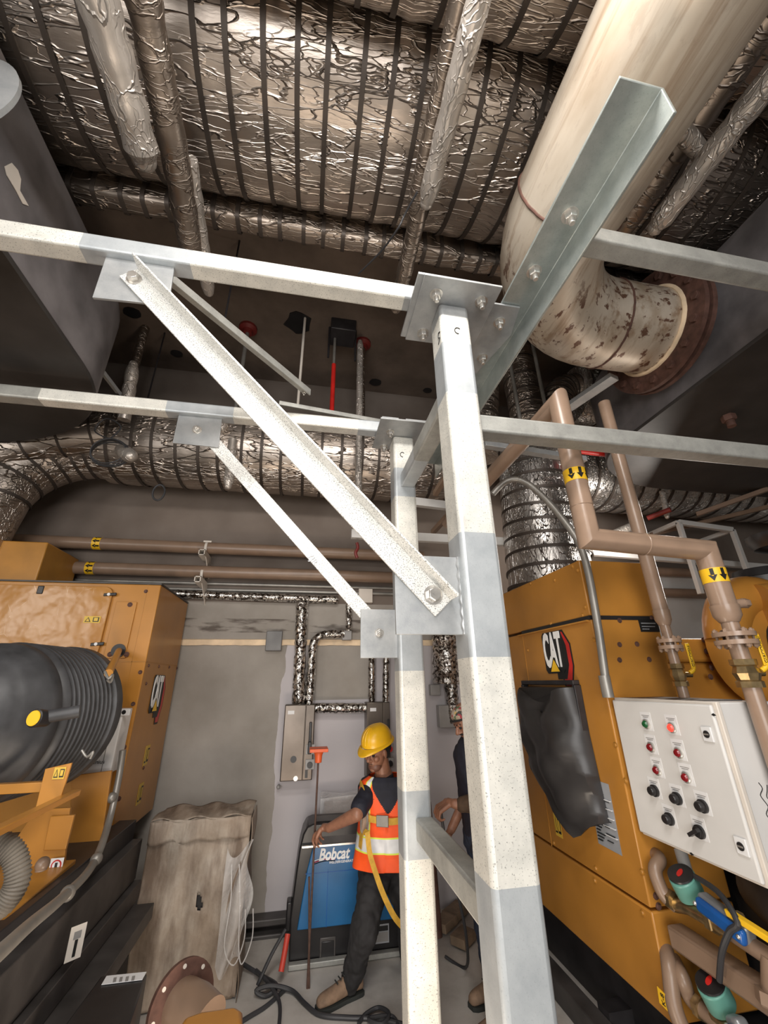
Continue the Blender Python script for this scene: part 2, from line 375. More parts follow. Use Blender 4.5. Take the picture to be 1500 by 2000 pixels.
def bolt(parent, pos, ax, r=.016, shank=.03, nut=True, mat='bolt_metal'):
    ax = V(ax).normalized(); pos = V(pos)
    b_ = obj('bolt', G().lathe(pos, ax, [(-.01, r * .5), (shank, r * .5), (shank + .003, r * .4)], 14) if nut else G().hexa(pos + ax * .004, ax, r, r * .95), mat, parent, .001)
    obj('washer', G().lathe(pos, ax, [(0, r * 1.35), (.004, r * 1.35)], 24), mat, b_)
    if nut: obj('nut', G().hexa(pos + ax * .004, ax, r, r * 1.05), mat, b_, .001)
    return b_
# ------------------------------------------------------------------ the room
struct('floor', G().box(-5, 7.6, -5, WALL + .02, FLOOR - .1, FLOOR), 'floor_concrete')
struct('ceiling', G().box(-5, 7.6, -5, WALL + .2, CEIL, CEIL + .15), 'ceiling_concrete')
gw = G().box(-5, 7.6, WALL, WALL + .2, FLOOR, .385).box(-5, 7.6, WALL - .03, WALL + .2, .425, CEIL)
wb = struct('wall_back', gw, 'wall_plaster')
fm = G(); xs = [-5 + i * .045 for i in range(280)]
fm.prism([(x, WALL - .012 - .012 * random.random(), .37 - .006 * random.random()) for x in xs] + [(x, WALL - .01, .425 + .008 * random.random()) for x in reversed(xs)], (0, .04, 0))
struct('trim_1', fm, 'gap_foam')
struct('wall_left', G().box(-5.2, -5, -5, WALL + .2, FLOOR, CEIL), 'side_wall')
struct('wall_right', G().box(7.6, 7.8, -5, WALL + .2, FLOOR, CEIL), 'side_wall')
struct('wall_front', G().box(-5.2, 7.8, -5.2, -5, FLOOR, CEIL), 'side_wall')
# ------------------------------------------------------------------ insulated ducts
def sect(cy, cz, ry, rz, n=40, p=2.0, grow=0):
    out = []
    for i in range(n):
        a = 2 * PI * i / n; c, s_ = math.cos(a), math.sin(a)
        out.append((cy + (ry + grow) * math.copysign(abs(c) ** (2 / p), c), cz + (rz + grow) * math.copysign(abs(s_) ** (2 / p), s_)))
    return out
def xduct(label, x0, x1, cy, cz, ry, rz, p, sp, mat, group='foil wrapped ducts running across under the ceiling', sw=.028, off=0):
    t = thing('insulated_duct', ((x0 + x1) / 2, cy, cz), label, 'duct', group)
    n = int((x1 - x0) / .08); rs = []
    for k in range(n + 1):
        x = x0 + (x1 - x0) * k / n; sag = .004 * math.sin(x * 23) + .003 * math.sin(x * 41 + 1)
        rs.append([(x, y, z) for y, z in sect(cy, cz, ry + sag, rz + sag, p=p)])
    obj('duct_jacket', G().rings(rs), mat, t)
    x = x0 + sp * .5 + off; s0 = None; q = 0
    while x < x1:
        if s0 is None:
            gg = G().rings([[(x, y, z) for y, z in sect(cy, cz, ry, rz, p=p, grow=.004)], [(x, y, z) for y, z in sect(cy, cz, ry, rz, p=p, grow=.010)],
                            [(x + sw, y, z) for y, z in sect(cy, cz, ry, rz, p=p, grow=.010)], [(x + sw, y, z) for y, z in sect(cy, cz, ry, rz, p=p, grow=.004)]], caps=False)
            s0 = obj('strap', gg, 'strap_dark', t); xb = x
        else: part_copy(s0, (x - xb, 0, 0))
        q += 1; x += sp * (1 + .12 * math.sin(q * 2.3))
    return t
xduct('nearest large foil wrapped duct at the top right, overhanging the widest duct', -2.9, 4.6, .40, 3.12, .47, .33, 2.4, .19, 'foil_duct')
xduct('widest crinkled foil duct across the top of the picture, banded with dark straps', -2.9, 4.6, 1.41, 3.28, .52, .37, 2.3, .17, 'foil_duct', off=.03)
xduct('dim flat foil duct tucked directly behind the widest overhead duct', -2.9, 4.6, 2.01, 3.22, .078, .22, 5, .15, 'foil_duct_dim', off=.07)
DL = xduct('round foil duct low along the back wall, left of the steel columns, with an elbow', -2.05, 1.55, 4.02, 2.32, .42, .42, 2.2, .20, 'foil_duct', 'round foil ducts along the back wall')
xduct('round foil duct along the back wall behind the tan drop pipes at the right', 2.75, 7.2, 4.02, 2.34, .42, .40, 2.2, .2, 'foil_bright', 'round foil ducts along the back wall')
# elbow of the left back duct
def ring_tube(pts, rad, n=28):
    return G().tube(pts, 1, n, rad=[rad] * len(pts) if isinstance(rad, (int, float)) else rad)
ep = []
for k in range(13):
    a = PI / 2 * k / 12; ep.append((-2.05 - math.sin(a) * .75, 4.02 - (1 - math.cos(a)) * .15, 2.32 - (1 - math.cos(a)) * .75))
ep += [(-2.83, 3.87, 1.3), (-2.86, 3.87, .8)]
eo = obj('duct_elbow', ring_tube(ep, [.40 - .012 * min(k, 13) for k in range(len(ep))]), 'foil_duct', DL)
for k in range(0, 15, 2):
    p = V(ep[k]); d = (V(ep[min(k + 1, 14)]) - V(ep[max(k - 1, 0)])).normalized(); r = .405 - .012 * min(k, 13)
    obj('strap', G().cyl(p - d * .012, p + d * .012, r + .006, n=32), 'strap_dark', DL)
t = thing('insulated_duct', (-3.3, 3.6, 1.9), 'smaller foil duct curving down at the left edge behind the rusty drum shaped silencer', 'duct')
sp_ = smooth_path([(-2.0, 3.75, 2.25), (-2.6, 3.72, 2.05), (-3.1, 3.72, 1.7), (-3.4, 3.75, 1.3)], 5)
obj('duct_jacket', ring_tube(sp_, .18), 'foil_duct', t)
for k in range(1, len(sp_) - 1, 2):
    p = sp_[k]; d = (sp_[k + 1] - sp_[k - 1]).normalized(); obj('strap', G().cyl(p - d * .01, p + d * .01, .187, n=28), 'strap_dark', t)
# riser on the right generator
t = thing('duct_riser', (2.25, 3.45, .85), 'upright foil wrapped duct rising from the top of the right yellow cabinet', 'duct')
rp = [(2.27, 3.45, .6), (2.27, 3.45, 1.2), (2.28, 3.45, 1.75), (2.30, 3.46, 2.2), (2.33, 3.47, 2.5)]
rr = [.39, .38, .36, .34, .30]
obj('duct_jacket', ring_tube([(x, y, z) for x, y, z in rp], rr, 40), 'foil_bright', t)
for k in range(11):
    z = .78 + k * .155; r = .398 - max(0, z - .8) * .034 - max(0, z - 2.1) * .03
    obj('strap', G().lathe((2.275 + (z - .6) * .02, 3.45, z), V((.05, -.04 + .06 * math.sin(k), 1)), [(-.012, r), (-.014, r + .014), (.014, r + .014), (.012, r)], 40, caps=False), 'strap_dark', t)
for nm, lab, pts, r in (('insulated_pipe', 'narrow upright foil pipe with rings above the riser, left of the small elbow', [(2.25, 3.3, 2.35), (2.25, 3.3, 2.9), (2.22, 3.32, 3.72)], .19),
                        ('insulated_pipe', 'ringed foil elbow beside the narrow upright foil pipe', smooth_path([(2.55, 3.3, 2.3), (2.6, 3.3, 2.75), (2.75, 3.3, 3.05), (3.1, 3.32, 3.15)], 5), .17),
                        ('insulated_pipe', 'wide short foil pipe running right from the ringed elbow, behind the rusty flange', [(2.9, 3.35, 3.05), (4.2, 3.4, 3.0)], .34),
                        ('insulated_pipe', 'foil pipe leaning up behind the long bolted angle bar', [(1.75, 3.5, 2.2), (1.85, 3.5, 2.9), (1.95, 3.5, 3.7)], .17)):
    t = thing(nm, pts[0], lab, 'pipe'); pts = [V(p) for p in pts]
    obj('pipe_jacket', ring_tube(pts, r), 'foil_bright' if r > .2 else 'foil_duct', t)
    q = smooth_path(pts, 4) if len(pts) < 5 else pts
    for k in range(1, len(q) - 1):
        d = (q[k + 1] - q[k - 1]).normalized(); obj('strap', G().cyl(q[k] - d * .009, q[k] + d * .009, r + .007, n=28), 'strap_dark', t)
# foil wrapped hanger steel along the aisle
def wrapped(label, pts, r, flat=1.0, mat='foil_pipe', group='foil wrapped hanger pipes under the ceiling ducts', end=True):
    pts = [V(p) for p in pts]; t = thing('wrapped_hanger', pts[0], label, 'hanger', group); q = []; rad = []
    L = sum((pts[i + 1] - pts[i]).length for i in range(len(pts) - 1)); n = max(8, int(L / .05))
    for k in range(n + 1):
        s_ = L * k / n; i = 0
        while i < len(pts) - 2 and s_ > (pts[i + 1] - pts[i]).length: s_ -= (pts[i + 1] - pts[i]).length; i += 1
        q.append(pts[i] + (pts[i + 1] - pts[i]).normalized() * s_); rad.append(r * (1 + .05 * math.sin(k * 1.9 + L * 7) + .04 * random.uniform(-1, 1)))
    if end: rad[-1] *= .7
    obj('foil_wrap', G().tube(q, 1, 18, rad=rad), mat, t)
    if end:
        d = (q[-1] - q[-2]).normalized(); obj('end_cap', G().ball(q[-1], r * .72, 10), mat, t)
    return t
wrapped('thick foil wrapped pipe end pointing down at the top left', [(-.94, -.2, 2.5), (-.955, 1.42, 2.5)], .078)
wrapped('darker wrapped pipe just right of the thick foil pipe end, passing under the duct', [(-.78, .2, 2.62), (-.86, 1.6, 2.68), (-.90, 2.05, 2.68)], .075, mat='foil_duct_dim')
wrapped('second foil stub beyond the thick left pipe, reaching down to the long beam', [(-.80, 1.5, 2.72), (-.86, 2.36, 2.72)], .05)
wrapped('smooth foil wrapped pipe left of the cream exhaust, ending above the steel column', [(.53, -.2, 2.5), (.535, 1.36, 2.5)], .052)
wrapped('thin dark wrapped pipe alongside the left of the smooth foil pipe', [(.47, -.2, 2.62), (.50, 1.5, 2.66)], .045, mat='foil_duct_dim')
wrapped('foil stub beyond the smooth pipe, ending over the left beam', [(.56, 1.3, 2.8), (.575, 2.33, 2.8)], .055, mat='foil_duct_dim')
wrapped('light foil pipe at the upper right corner, crossing toward the bolted angle bar', [(1.93, -.1, 2.5), (1.93, 1.25, 2.5)], .06)
wrapped('wrinkled foil pipe between the cream exhaust and the light corner pipe', [(1.85, -.1, 2.7), (1.86, 1.5, 2.7)], .085, mat='foil_duct_dim')
wrapped('short foil stub crossing the two corner pipes at the upper right', [(1.70, .84, 2.62), (2.02, .94, 2.56)], .045, group=None)
def stub(px, py, y, dx, dy, dz, r, lab):
    p = at(px, py, y=y); return wrapped(lab, [p, p + V((dx, dy, dz))], r, group='foil wrapped hangers around the low back duct')
stub(238, 880, 3.6, .28, -.42, -.28, .06, 'slanting foil hanger under the left end of the low back duct')
stub(242, 820, 3.45, .0, -.1, .55, .055, 'foil hanger rising between the coiled cable and the lower beam')
stub(455, 860, 3.6, .02, 0, -.5, .045, 'foil hanger hanging below the low back duct, right of the slanting one')
stub(440, 800, 3.58, 0, 0, -.22, .05, 'short foil hanger on the face of the low back duct')
stub(700, 960, 3.5, .0, 0, 1.9, .035, 'slim foil hanger before the back duct, left of the rear column')
# ------------------------------------------------------------------ things hanging from the ceiling
def rod(px, py0, py1, r, mat, lab, y=None, cat='rod', flare=None, nm='hanging_rod', grp='rods and drops hanging from the ceiling'):
    top = at(px, py0, z=CEIL) if y is None else at(px, py0, y=y)
    b_ = at(px, py1, y=top.y); b_ = V((top.x, top.y, b_.z))
    t = thing(nm, top, lab, cat, grp); top = V((top.x, top.y, CEIL))
    obj('rod', G().cyl(top, b_, r, n=12), mat, t)
    if flare: obj('ceiling_sleeve', G().lathe(top, (0, 0, -1), [(0, .10), (.03, .10), (.05, .06), (.09, .05)], 16), flare, t)
    return t
rod(485, 640, 800, .022, 'conduit', 'grey drop pipe with dark red sleeve left of the electrical box', flare='dark_red')
rod(708, 670, 900, .035, 'foil_duct_dim', 'foil wrapped drop with dark red sleeve right of the electrical box', flare='dark_red')
rod(345, 740, 860, .03, 'conduit', 'short pale drop with dark red sleeve beside the silencer', flare='dark_red')
rod(596, 620, 800, .014, 'cream_paint', 'thin pale jointed rod hanging in the middle of the ceiling')
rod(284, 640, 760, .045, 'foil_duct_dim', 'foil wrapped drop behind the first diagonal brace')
rod(468, 470, 640, .008, 'black_steel', 'thin dark wire dropping from the far edge of the ducts')
rod(322, 650, 790, .008, 'black_steel', 'thin dark wire beside the foil wrapped drop')
rod(995, 700, 830, .018, 'conduit', 'thin threaded rod before the riser, nearer the angle bar', y=2.9, grp='threaded rods before the riser duct')
rod(1042, 680, 830, .018, 'conduit', 'thin threaded rod before the riser, right hand one', y=2.9, grp='threaded rods before the riser duct')
t = thing('drop_pipe', at(650, 700, y=3.5), 'bright red sprinkler drop pipe hanging over the left lower beam', 'pipe')
a_ = at(652, 712, y=3.5); b_ = at(648, 805, y=3.5)
obj('pipe', G().cyl((a_.x, a_.y, a_.z), (a_.x, a_.y, b_.z), .024, n=16), 'red_paint', t); obj('collar', G().cyl((a_.x, a_.y, a_.z), (a_.x, a_.y, CEIL), .016, n=12), 'conduit', t)
p = at(670, 640, z=CEIL)
t = thing('electrical_box', p, 'dark square electrical box on the ceiling with two hanging conduits', 'box')
obj('box_body', G().box(p.x - .14, p.x + .14, p.y - .13, p.y + .13, CEIL - .16, CEIL), 'black_steel', t, .01)
for s_ in (-1, 1): obj('conduit_stub', G().cyl((p.x + s_ * .15, p.y + .02, CEIL), (p.x + s_ * .15, p.y + .05, CEIL - .42), .012, n=8), 'black_steel', t)
for k, (px, py, r, lab) in enumerate([(582, 630, .13, 'ragged black patch on the ceiling left of the electrical box'), (345, 690, .07, 'small dark round patch on the ceiling behind the diagonal brace'),
                        (733, 746, .08, 'round black knockout in the ceiling right of the foil drop'), (835, 762, .06, 'small black knockout nearest the front column'), (258, 610, .09, 'dark round stain ring on the ceiling over the gusset plate')]):
    p = at(px, py, z=CEIL); n_ = 11
    o = obj('ceiling_patch', G().prism([(p.x + r * (1 + (.35 if k == 0 else .08) * math.sin(i * 2.7)) * math.cos(2 * PI * i / n_), p.y + r * (.8 if k else 1.2) * math.sin(2 * PI * i / n_), CEIL - .012) for i in range(n_)], (0, 0, .012)), 'black_plastic')
    tag(o, lab, 'patch')
# loose cable coil before the low duct
p = at(214, 884, y=3.3)
t = thing('cable_coil', p, 'black cable coil dangling before the low back duct', 'cable')
for k in range(4):
    obj('coil_loop', G().tube([p + V((math.cos(a) * (.13 + .008 * k), .02 * k - .03, math.sin(a) * (.13 + .01 * math.sin(k)) * .9)) for a in [2 * PI * i / 28 for i in range(29)]], .006, 8), 'cable', t)
obj('tail', G().tube(smooth_path([p + V((-.03, 0, .13)), p + V((-.16, 0, .2)), p + V((-.1, 0, .33)), p + V((.03, 0, .26)), p + V((-.02, 0, .14))], 6), .006, 8), 'cable', t)
p = at(310, 962, y=3.3); o = obj('cable_loop', G().tube([p + V((math.cos(a) * .045, 0, math.sin(a) * .07)) for a in [2 * PI * i / 20 for i in range(21)]], .008, 8), 'cable'); tag(o, 'small dark cable loop under the slanting foil hanger', 'cable')
p = at(770, 440, z=2.6)
o = obj('wire', G().tube(smooth_path([at(815, 375, z=2.6), at(790, 420, z=2.6), at(778, 445, z=2.55), at(745, 490, z=2.6), at(700, 535, z=2.7)], 6), .006, 8), 'cable'); tag(o, 'knotted black wire hanging beside the smooth foil pipe end', 'wire')
# ------------------------------------------------------------------ silencers
def silencer(side, label):
    t = thing('exhaust_silencer', (side * 3.2, 2, 1.95), label, 'silencer', None)
    pl = []
    if side > 0:
        x0, xf, y0, yf, r1, r2 = 2.68, 6.2, .2, 3.42, .75, 1.2
    else: x0, xf, y0, yf, r1, r2 = 1.54, 4.6, .55, 3.55, 1.15, 1.5
    cs = [(x0, y0, .5), (x0, yf, None), (xf, yf, .5), (xf, y0, .5)]
    def arc(cx, cy, rx, ry, a0, a1, n=12): return [(cx + rx * math.cos(a0 + (a1 - a0) * i / n), cy + ry * math.sin(a0 + (a1 - a0) * i / n)) for i in range(n + 1)]
    pl += arc(x0 + .5, y0 + .5, .5, .5, 1.5 * PI, PI)
    pl += arc(x0 + r2, yf - r1, r2, r1, PI, PI / 2, 20)
    pl += arc(xf - .5, yf - .5, .5, .5, PI / 2, 0)
    pl += arc(xf - .5, y0 + .5, .5, .5, 0, -PI / 2)
    P = lambda z, k=1: [(side * (x0 + 1.5 + (x - x0 - 1.5) * k), 1.9 + (y - 1.9) * k, z) for x, y in pl]
    obj('shell', G().rings([P(1.955), P(2.3), P(2.72), P(2.80, .97)]), 'silencer_side', t, sharp=50)
    obj('base_plate', G().rings([P(1.94, .998), P(1.955, 1.004), P(1.962, 1.004)]), 'silencer_base', t, sharp=50)
    return t
SL = silencer(-1, 'big dark drum shaped silencer resting on the beams at the left edge')
SR = silencer(1, 'big dark silencer with a rusty flange resting on the beams at the right edge')
# lifting lug of the left one
c = at(25, 192, y=1.12) + V((-.16, 0, 0)); lug = []
for k in range(40):
    a = 2 * PI * k / 40; lug.append(c + V((math.cos(a) * .16, 0, math.sin(a) * .26 + .02 * math.cos(a))))
hole = [c + V((.045 + math.cos(-2 * PI * k / 40) * .025, 0, .0 + math.sin(2 * PI * k / 40) * .05)) for k in range(40)]
gl = G(); d_ = V((0, .02, 0))
gl.rings([lug, [p + d_ for p in lug], [p + d_ for p in hole], hole, lug], caps=False)
obj('lifting_lug', gl, 'galv_plate', SL)
obj('scraped_patch', G().prism([at(*q_, x=-1.538) for q_ in ((8, 325), (22, 318), (34, 332), (40, 350), (38, 372), (55, 402), (44, 398), (28, 368), (12, 342))], (.003, 0, 0)), 'cream_paint', SL)
p = V((3.25, 2.15, 1.94))
pl = obj('drain_plug', G().hexa(p, (0, 0, -1), .05, .05).cyl(p + V((0, 0, -.05)), p + V((0, 0, -.10)), .03, n=12), 'rust', SR)
# ------------------------------------------------------------------ cream exhaust pipe
t = thing('exhaust_pipe', (1.28, .6, 2.48), 'stained cream exhaust pipe sweeping down to the rusty flange', 'pipe')
EY, EZ, ER, XC = 1.93, 2.47, .31, 1.32
BR = .74
pts = [V((XC, -.8, EZ)), V((XC, EY - BR, EZ))]
for k in range(1, 13):
    a = PI / 2 * k / 12; pts.append(V((XC + BR * (1 - math.cos(a)), EY - BR + BR * math.sin(a), EZ)))
pts += [V((2.2, EY, EZ)), V((2.50, EY, EZ))]
obj('pipe_run', G().tube(pts[:2], ER, 48), 'exhaust_cream', t)
obj('elbow', G().tube([V((XC, EY - BR - .01, EZ))] + pts[2:15], ER, 48), 'exhaust_cream', t)
obj('spool', G().tube([V((2.05, EY, EZ)), V((2.52, EY, EZ))], ER * .995, 48), 'exhaust_cream', t)
def weld(c, ax, r, w_=.010, mat='rust'):
    c = V(c); ax = V(ax); u = V((0, 0, 1)); v_ = ax.cross(u); pp = []
    for k in range(73):
        a = 2 * PI * k / 72; pp.append(c + (u * math.cos(a) + v_ * math.sin(a)) * r + ax * .0015 * math.sin(k * 2.1))
    return obj('weld_seam', G().tube(pp, w_, 8), mat, t)
weld((XC, EY - BR, EZ), (0, 1, 0), ER, .008); weld((2.08, EY, EZ), (1, 0, 0), ER, .008); weld((2.475, EY, EZ), (1, 0, 0), ER + .004, .018, 'gap_foam')
fl = obj('flange', G().lathe((2.48, EY, EZ), (1, 0, 0), [(0, ER), (0, .46), (.035, .46), (.035, ER)], 64, caps=False), 'rust', t)
fl2 = obj('flange', G().lathe((2.545, EY, EZ), (1, 0, 0), [(0, .1), (0, .46), (.035, .46), (.035, ER), (.14, ER), (.14, .1)], 64, caps=False), 'rust', t)
for k in range(16):
    a = 2 * PI * (k + .5) / 16; c = V((2.48, EY + math.cos(a) * .40, EZ + math.sin(a) * .40))
    obj('flange_bolt', G().hexa(c, (-1, 0, 0), .030, .022).cyl(c, c + V((.1, 0, 0)), .015, n=10).hexa(c + V((.1, 0, 0)), (1, 0, 0), .026, .03, 1), ['rust', 'bolt_metal'], fl)
# ------------------------------------------------------------------ galvanised frame
def member(name, label, axis, a0, a1, c0, c1, d0, d1, segs, mats, bev=.012, group=None, loc=None):
    """square tube; axis 0/1/2, the other two ranges, segs = fractions where the finish changes"""
    cuts = [a0] + [a0 + (a1 - a0) * s_ for s_, _ in segs[:-1]] + [a1]; rs = []; g = G()
    def pt(a, c, d): return [(a, c, d), (c, a, d), (c, d, a)][axis]
    for a in cuts: g.v += [pt(a, c0, d0), pt(a, c1, d0), pt(a, c1, d1), pt(a, c0, d1)]
    for i in range(len(cuts) - 1):
        for k in range(4):
            j = (k + 1) % 4; g.f.append([4 * i + k, 4 * i + j, 4 * i + 4 + j, 4 * i + 4 + k]); g.m.append(segs[i][1])
    g.f += [[3, 2, 1, 0], [4 * len(cuts) - 4 + k for k in range(4)]]; g.m += [segs[0][1], segs[-1][1]]
    loc = loc or pt(a0, (c0 + c1) / 2, (d0 + d1) / 2)
    t = thing(name, loc, label, 'column' if axis == 2 else 'beam', group)
    obj('tube', g, mats, t, bev, 3)
    return t
GM = ['galv', 'galv_spray', 'galv_plate', 'galv_dull']
def zf(zs, a0=FLOOR, a1=1.77): return [((z - a0) / (a1 - a0), m_) for z, m_ in zs]
C1 = member('steel_column', 'nearest tall galvanised square column with patched grey finish', 2, FLOOR, 1.77, .570, .724, 1.40, 1.554,
            zf([(at(1000, 1735, y=1.4).z, 1), (at(960, 1283, y=1.4).z, 0), (at(940, 1040, y=1.4).z, 1), (at(900, 765, y=1.4).z, 0), (at(890, 668, y=1.4).z, 1), (1.69, 0), (1.77, 2)]), GM, .018)
C2 = member('steel_column', 'rear galvanised square column left of the nearest one, beside the worker', 2, FLOOR, 1.68, .557, .712, 2.48, 2.634,
            zf([(at(810, 1680, y=2.48).z, 0), (at(810, 1545, y=2.48).z, 1), (at(810, 1310, y=2.48).z, 0), (at(800, 1080, y=2.48).z, 1), (at(800, 970, y=2.48).z, 0), (at(800, 915, y=2.48).z, 1), (1.68, 0)], a1=1.68), GM, .018)
def handmark(parent, px, py, y, r=.016):
    c = at(px, py, y=y); pp = [c + V((math.cos(a) * r, -.001, math.sin(a) * r * 1.2)) for a in [.7 + i * .25 for i in range(18)]]
    obj('marker_scrawl', G().tube(pp, .0022, 6), 'lettering_black', parent)
handmark(C1, 894, 646, 1.398); handmark(C2, 786, 888, 2.478)
c = at(858, 660, x=.57); obj('marker_scrawl', G().tube(smooth_path([c + V((-.002, -.02, .02)), c + V((-.002, 0, .03)), c + V((-.002, .01, .01)), c + V((-.002, -.01, -.01)), c + V((-.002, .015, -.03))], 4), .0022, 6), 'lettering_black', C1)
# top plates
def plate(parent, name, x0, x1, y0, y1, z0, z1, mat='galv_plate'): return obj(name, G().box(x0, x1, y0, y1, z0, z1), mat, parent, .002)
plate(C1, 'cap_plate', .458, .852, 1.265, 1.665, 1.77, 1.783); plate(C1, 'upper_plate', .43, .80, 1.275, 1.66, 1.784, 1.798)
for px, py in ((852, 574), (940, 588), (826, 650)): bolt(C1, at(px, py, z=1.77), (0, 0, -1), .024, .05)
plate(C2, 'cap_plate', .430, .80, 2.29, 2.68, 1.68, 1.693); plate(C2, 'upper_plate', .44, .56, 2.30, 2.67, 1.694, 1.708); plate(C2, 'upper_plate', .61, .80, 2.30, 2.67, 1.694, 1.708)
for px, py in ((762, 843), (750, 872)): bolt(C2, at(px, py, z=1.68), (0, 0, -1), .022, .045)
# gussets
def poly_plate(parent, name, pts, d, mat='galv_plate', bev=.002): return obj(name, G().prism(pts, d), mat, parent, bev)
poly_plate(C1, 'gusset_plate', [(.318, 1.455, .155), (.585, 1.455, .155), (.585, 1.455, .448), (.318, 1.455, .448)], (0, .012, 0))
obj('weld_bead', G().tube([(.572 + .003 * math.sin(k), 1.450, .155 + .293 * k / 40) for k in range(41)], .008, 8), 'galv_plate', C1)
poly_plate(C2, 'gusset_plate', [(.333, 2.535, .133), (.565, 2.535, .133), (.565, 2.535, .42), (.333, 2.535, .42)], (0, .012, 0))
bolt(C2, (.448, 2.535, .277), (0, -1, 0), .021, .03)
# left beams
def bf(xs, a0, a1): return [((x - a0) / (a1 - a0), m_) for x, m_ in xs]
B1 = member('steel_beam', 'long upper galvanised beam crossing the left half to the nearest column', 0, -3.2, .47, 1.42, 1.512, 1.80, 1.895, bf([(at(165, 450, y=1.42).x, 0), (at(376, 490, y=1.42).x, 1), (at(790, 560, y=1.42).x, 0), (.47, 2)], -3.2, .47), GM)
B2 = member('steel_beam', 'lower left galvanised beam running to the rear column', 0, -3.2, .55, 2.50, 2.592, 1.72, 1.812, bf([(at(80, 760, y=2.5).x, 3), (at(325, 790, y=2.5).x, 0), (at(456, 805, y=2.5).x, 1), (at(700, 825, y=2.5).x, 0), (.55, 1)], -3.2, .55), GM)
poly_plate(B1, 'gusset_plate', [(-.985, 1.455, 1.545), (-.683, 1.455, 1.560), (-.700, 1.455, 1.80), (-.99, 1.455, 1.80)], (0, .012, 0), 'galv_plate')
poly_plate(B2, 'gusset_plate', [(-.945, 2.535, 1.495), (-.652, 2.535, 1.49), (-.66, 2.535, 1.72), (-.945, 2.535, 1.72)], (0, .012, 0), 'galv_plate')
bolt(B2, at(385, 840, y=2.535), (0, -1, 0), .023, .04)
# right beams
member('steel_beam', 'upper right galvanised beam between the angle bar and the right edge', 0, 1.115, 4.6, 1.00, 1.092, 1.82, 1.915, [(1, 3)], GM)
member('steel_beam', 'middle right galvanised beam leaving the nearest column at mid height', 0, .724, 4.6, 1.45, 1.542, 1.055, 1.147, [(1, 3)], GM)
# crossbars
member('steel_crossbar', 'upper crossbar joining the two columns', 1, 1.554, 2.48, .600, .700, 1.26, 1.36, [(.6, 3), (1, 1)], GM)['category'] = 'crossbar'
member('steel_crossbar', 'lower crossbar sloping in view between the two columns', 1, 1.554, 2.48, .620, .712, -.752, -.65, [(.12, 1), (1, 3)], GM)['category'] = 'crossbar'
# diagonal angle braces
def brace(label, p, q, w_, leg, th, y, mat, side=-1, end_cut=0):
    p = V(p); q = V(q); d = (q - p).normalized(); n_ = V((-d.z, 0, d.x)); n_ = n_ if n_.z > 0 else -n_     # n_ points up-right
    t = thing('diagonal_brace', q, label, 'brace')
    g = G().prism([p, q, q + n_ * w_, p + n_ * w_], (0, th, 0))
    if leg:
        a = p + n_ * w_; b_ = q + n_ * w_
        g = G(); sec = lambda o: [o, o + n_ * (w_ - th), o + n_ * (w_ - th) + V((0, -leg, 0)), o + n_ * w_ + V((0, -leg, 0)), o + n_ * w_ + V((0, th, 0)), o + V((0, th, 0))]
        g.rings([sec(p), sec(q)])
    obj('angle_bar', g, mat, t, .003); return t, p, d, n_
p0 = at(232, 538, y=1.443); p1 = at(851, 1204, y=1.443)
BR1, p, d, n_ = brace('large speckled angle brace running from the upper beam down to the nearest column', p0, p1, .098, .075, .010, 1.443, 'galv_speckled')
bolt(BR1, at(262, 545, y=1.443), (0, -1, 0), .024, nut=False); bolt(BR1, at(846, 1162, y=1.443), (0, -1, 0), .027, nut=False)
p0 = at(378, 838, y=2.549); p1 = at(752, 1262, y=2.549)
BR2, p, d, n_ = brace('smaller speckled brace behind the large one, running down to the rear column', p0, p1, .088, 0, .010, 2.549, 'galv_speckled')
c = at(610, 1092, y=2.545); txt = [('marker_lettering', '4 1 J R', .06)]
text('marker_lettering', 'YJR', .055, c, d, n_, 'label_silver', BR2, .0008)
def flatbar(name, label, a, b_, w1, th, mat, cat='brace', lip=0):
    a = V(a); b_ = V(b_); d = (b_ - a).normalized(); s_ = d.cross(V((0, 0, 1))).normalized() * w1 / 2
    t = thing(name, a, label, cat); L = (b_ - a) / 2
    g = G().obox((a + b_) / 2, L, s_, V((0, 0, th / 2)))
    if lip: g.obox((a + b_) / 2 + s_ * (1 - th / w1) + V((0, 0, -lip / 2)), L, s_.normalized() * th / 2, V((0, 0, lip / 2)))
    obj('angle_bar', g, mat, t, .002); return t
tb = flatbar('diagonal_brace', 'dull flat angle brace high behind the large speckled brace', at(310, 527, z=1.9), at(600, 765, z=1.9), .07, .01, 'galv_dull', lip=.045)
bolt(tb, at(594, 764, z=1.9), (0, 0, -1), .014, .03)
flatbar('diagonal_brace', 'thin angle bar lying just behind the lower left beam', at(545, 788, z=1.92), at(765, 828, z=1.92), .06, .01, 'galv_dull', lip=.03)
flatbar('diagonal_brace', 'short slotted angle bar beside the lower edge of the left silencer', at(172, 690, z=2.3), at(232, 768, z=2.3), .05, .008, 'galv_plate', lip=.03)
flatbar('slotted_channel', 'slotted channel running right behind the middle right beam', at(945, 868, z=1.5), at(1142, 898, z=1.5), .05, .04, 'galv_plate', 'channel')
flatbar('slotted_channel', 'grey channel slanting up to the right silencer behind the tan elbow', at(1060, 830, z=2.25), at(1200, 735, z=2.25), .10, .04, 'galv_plate', 'channel')
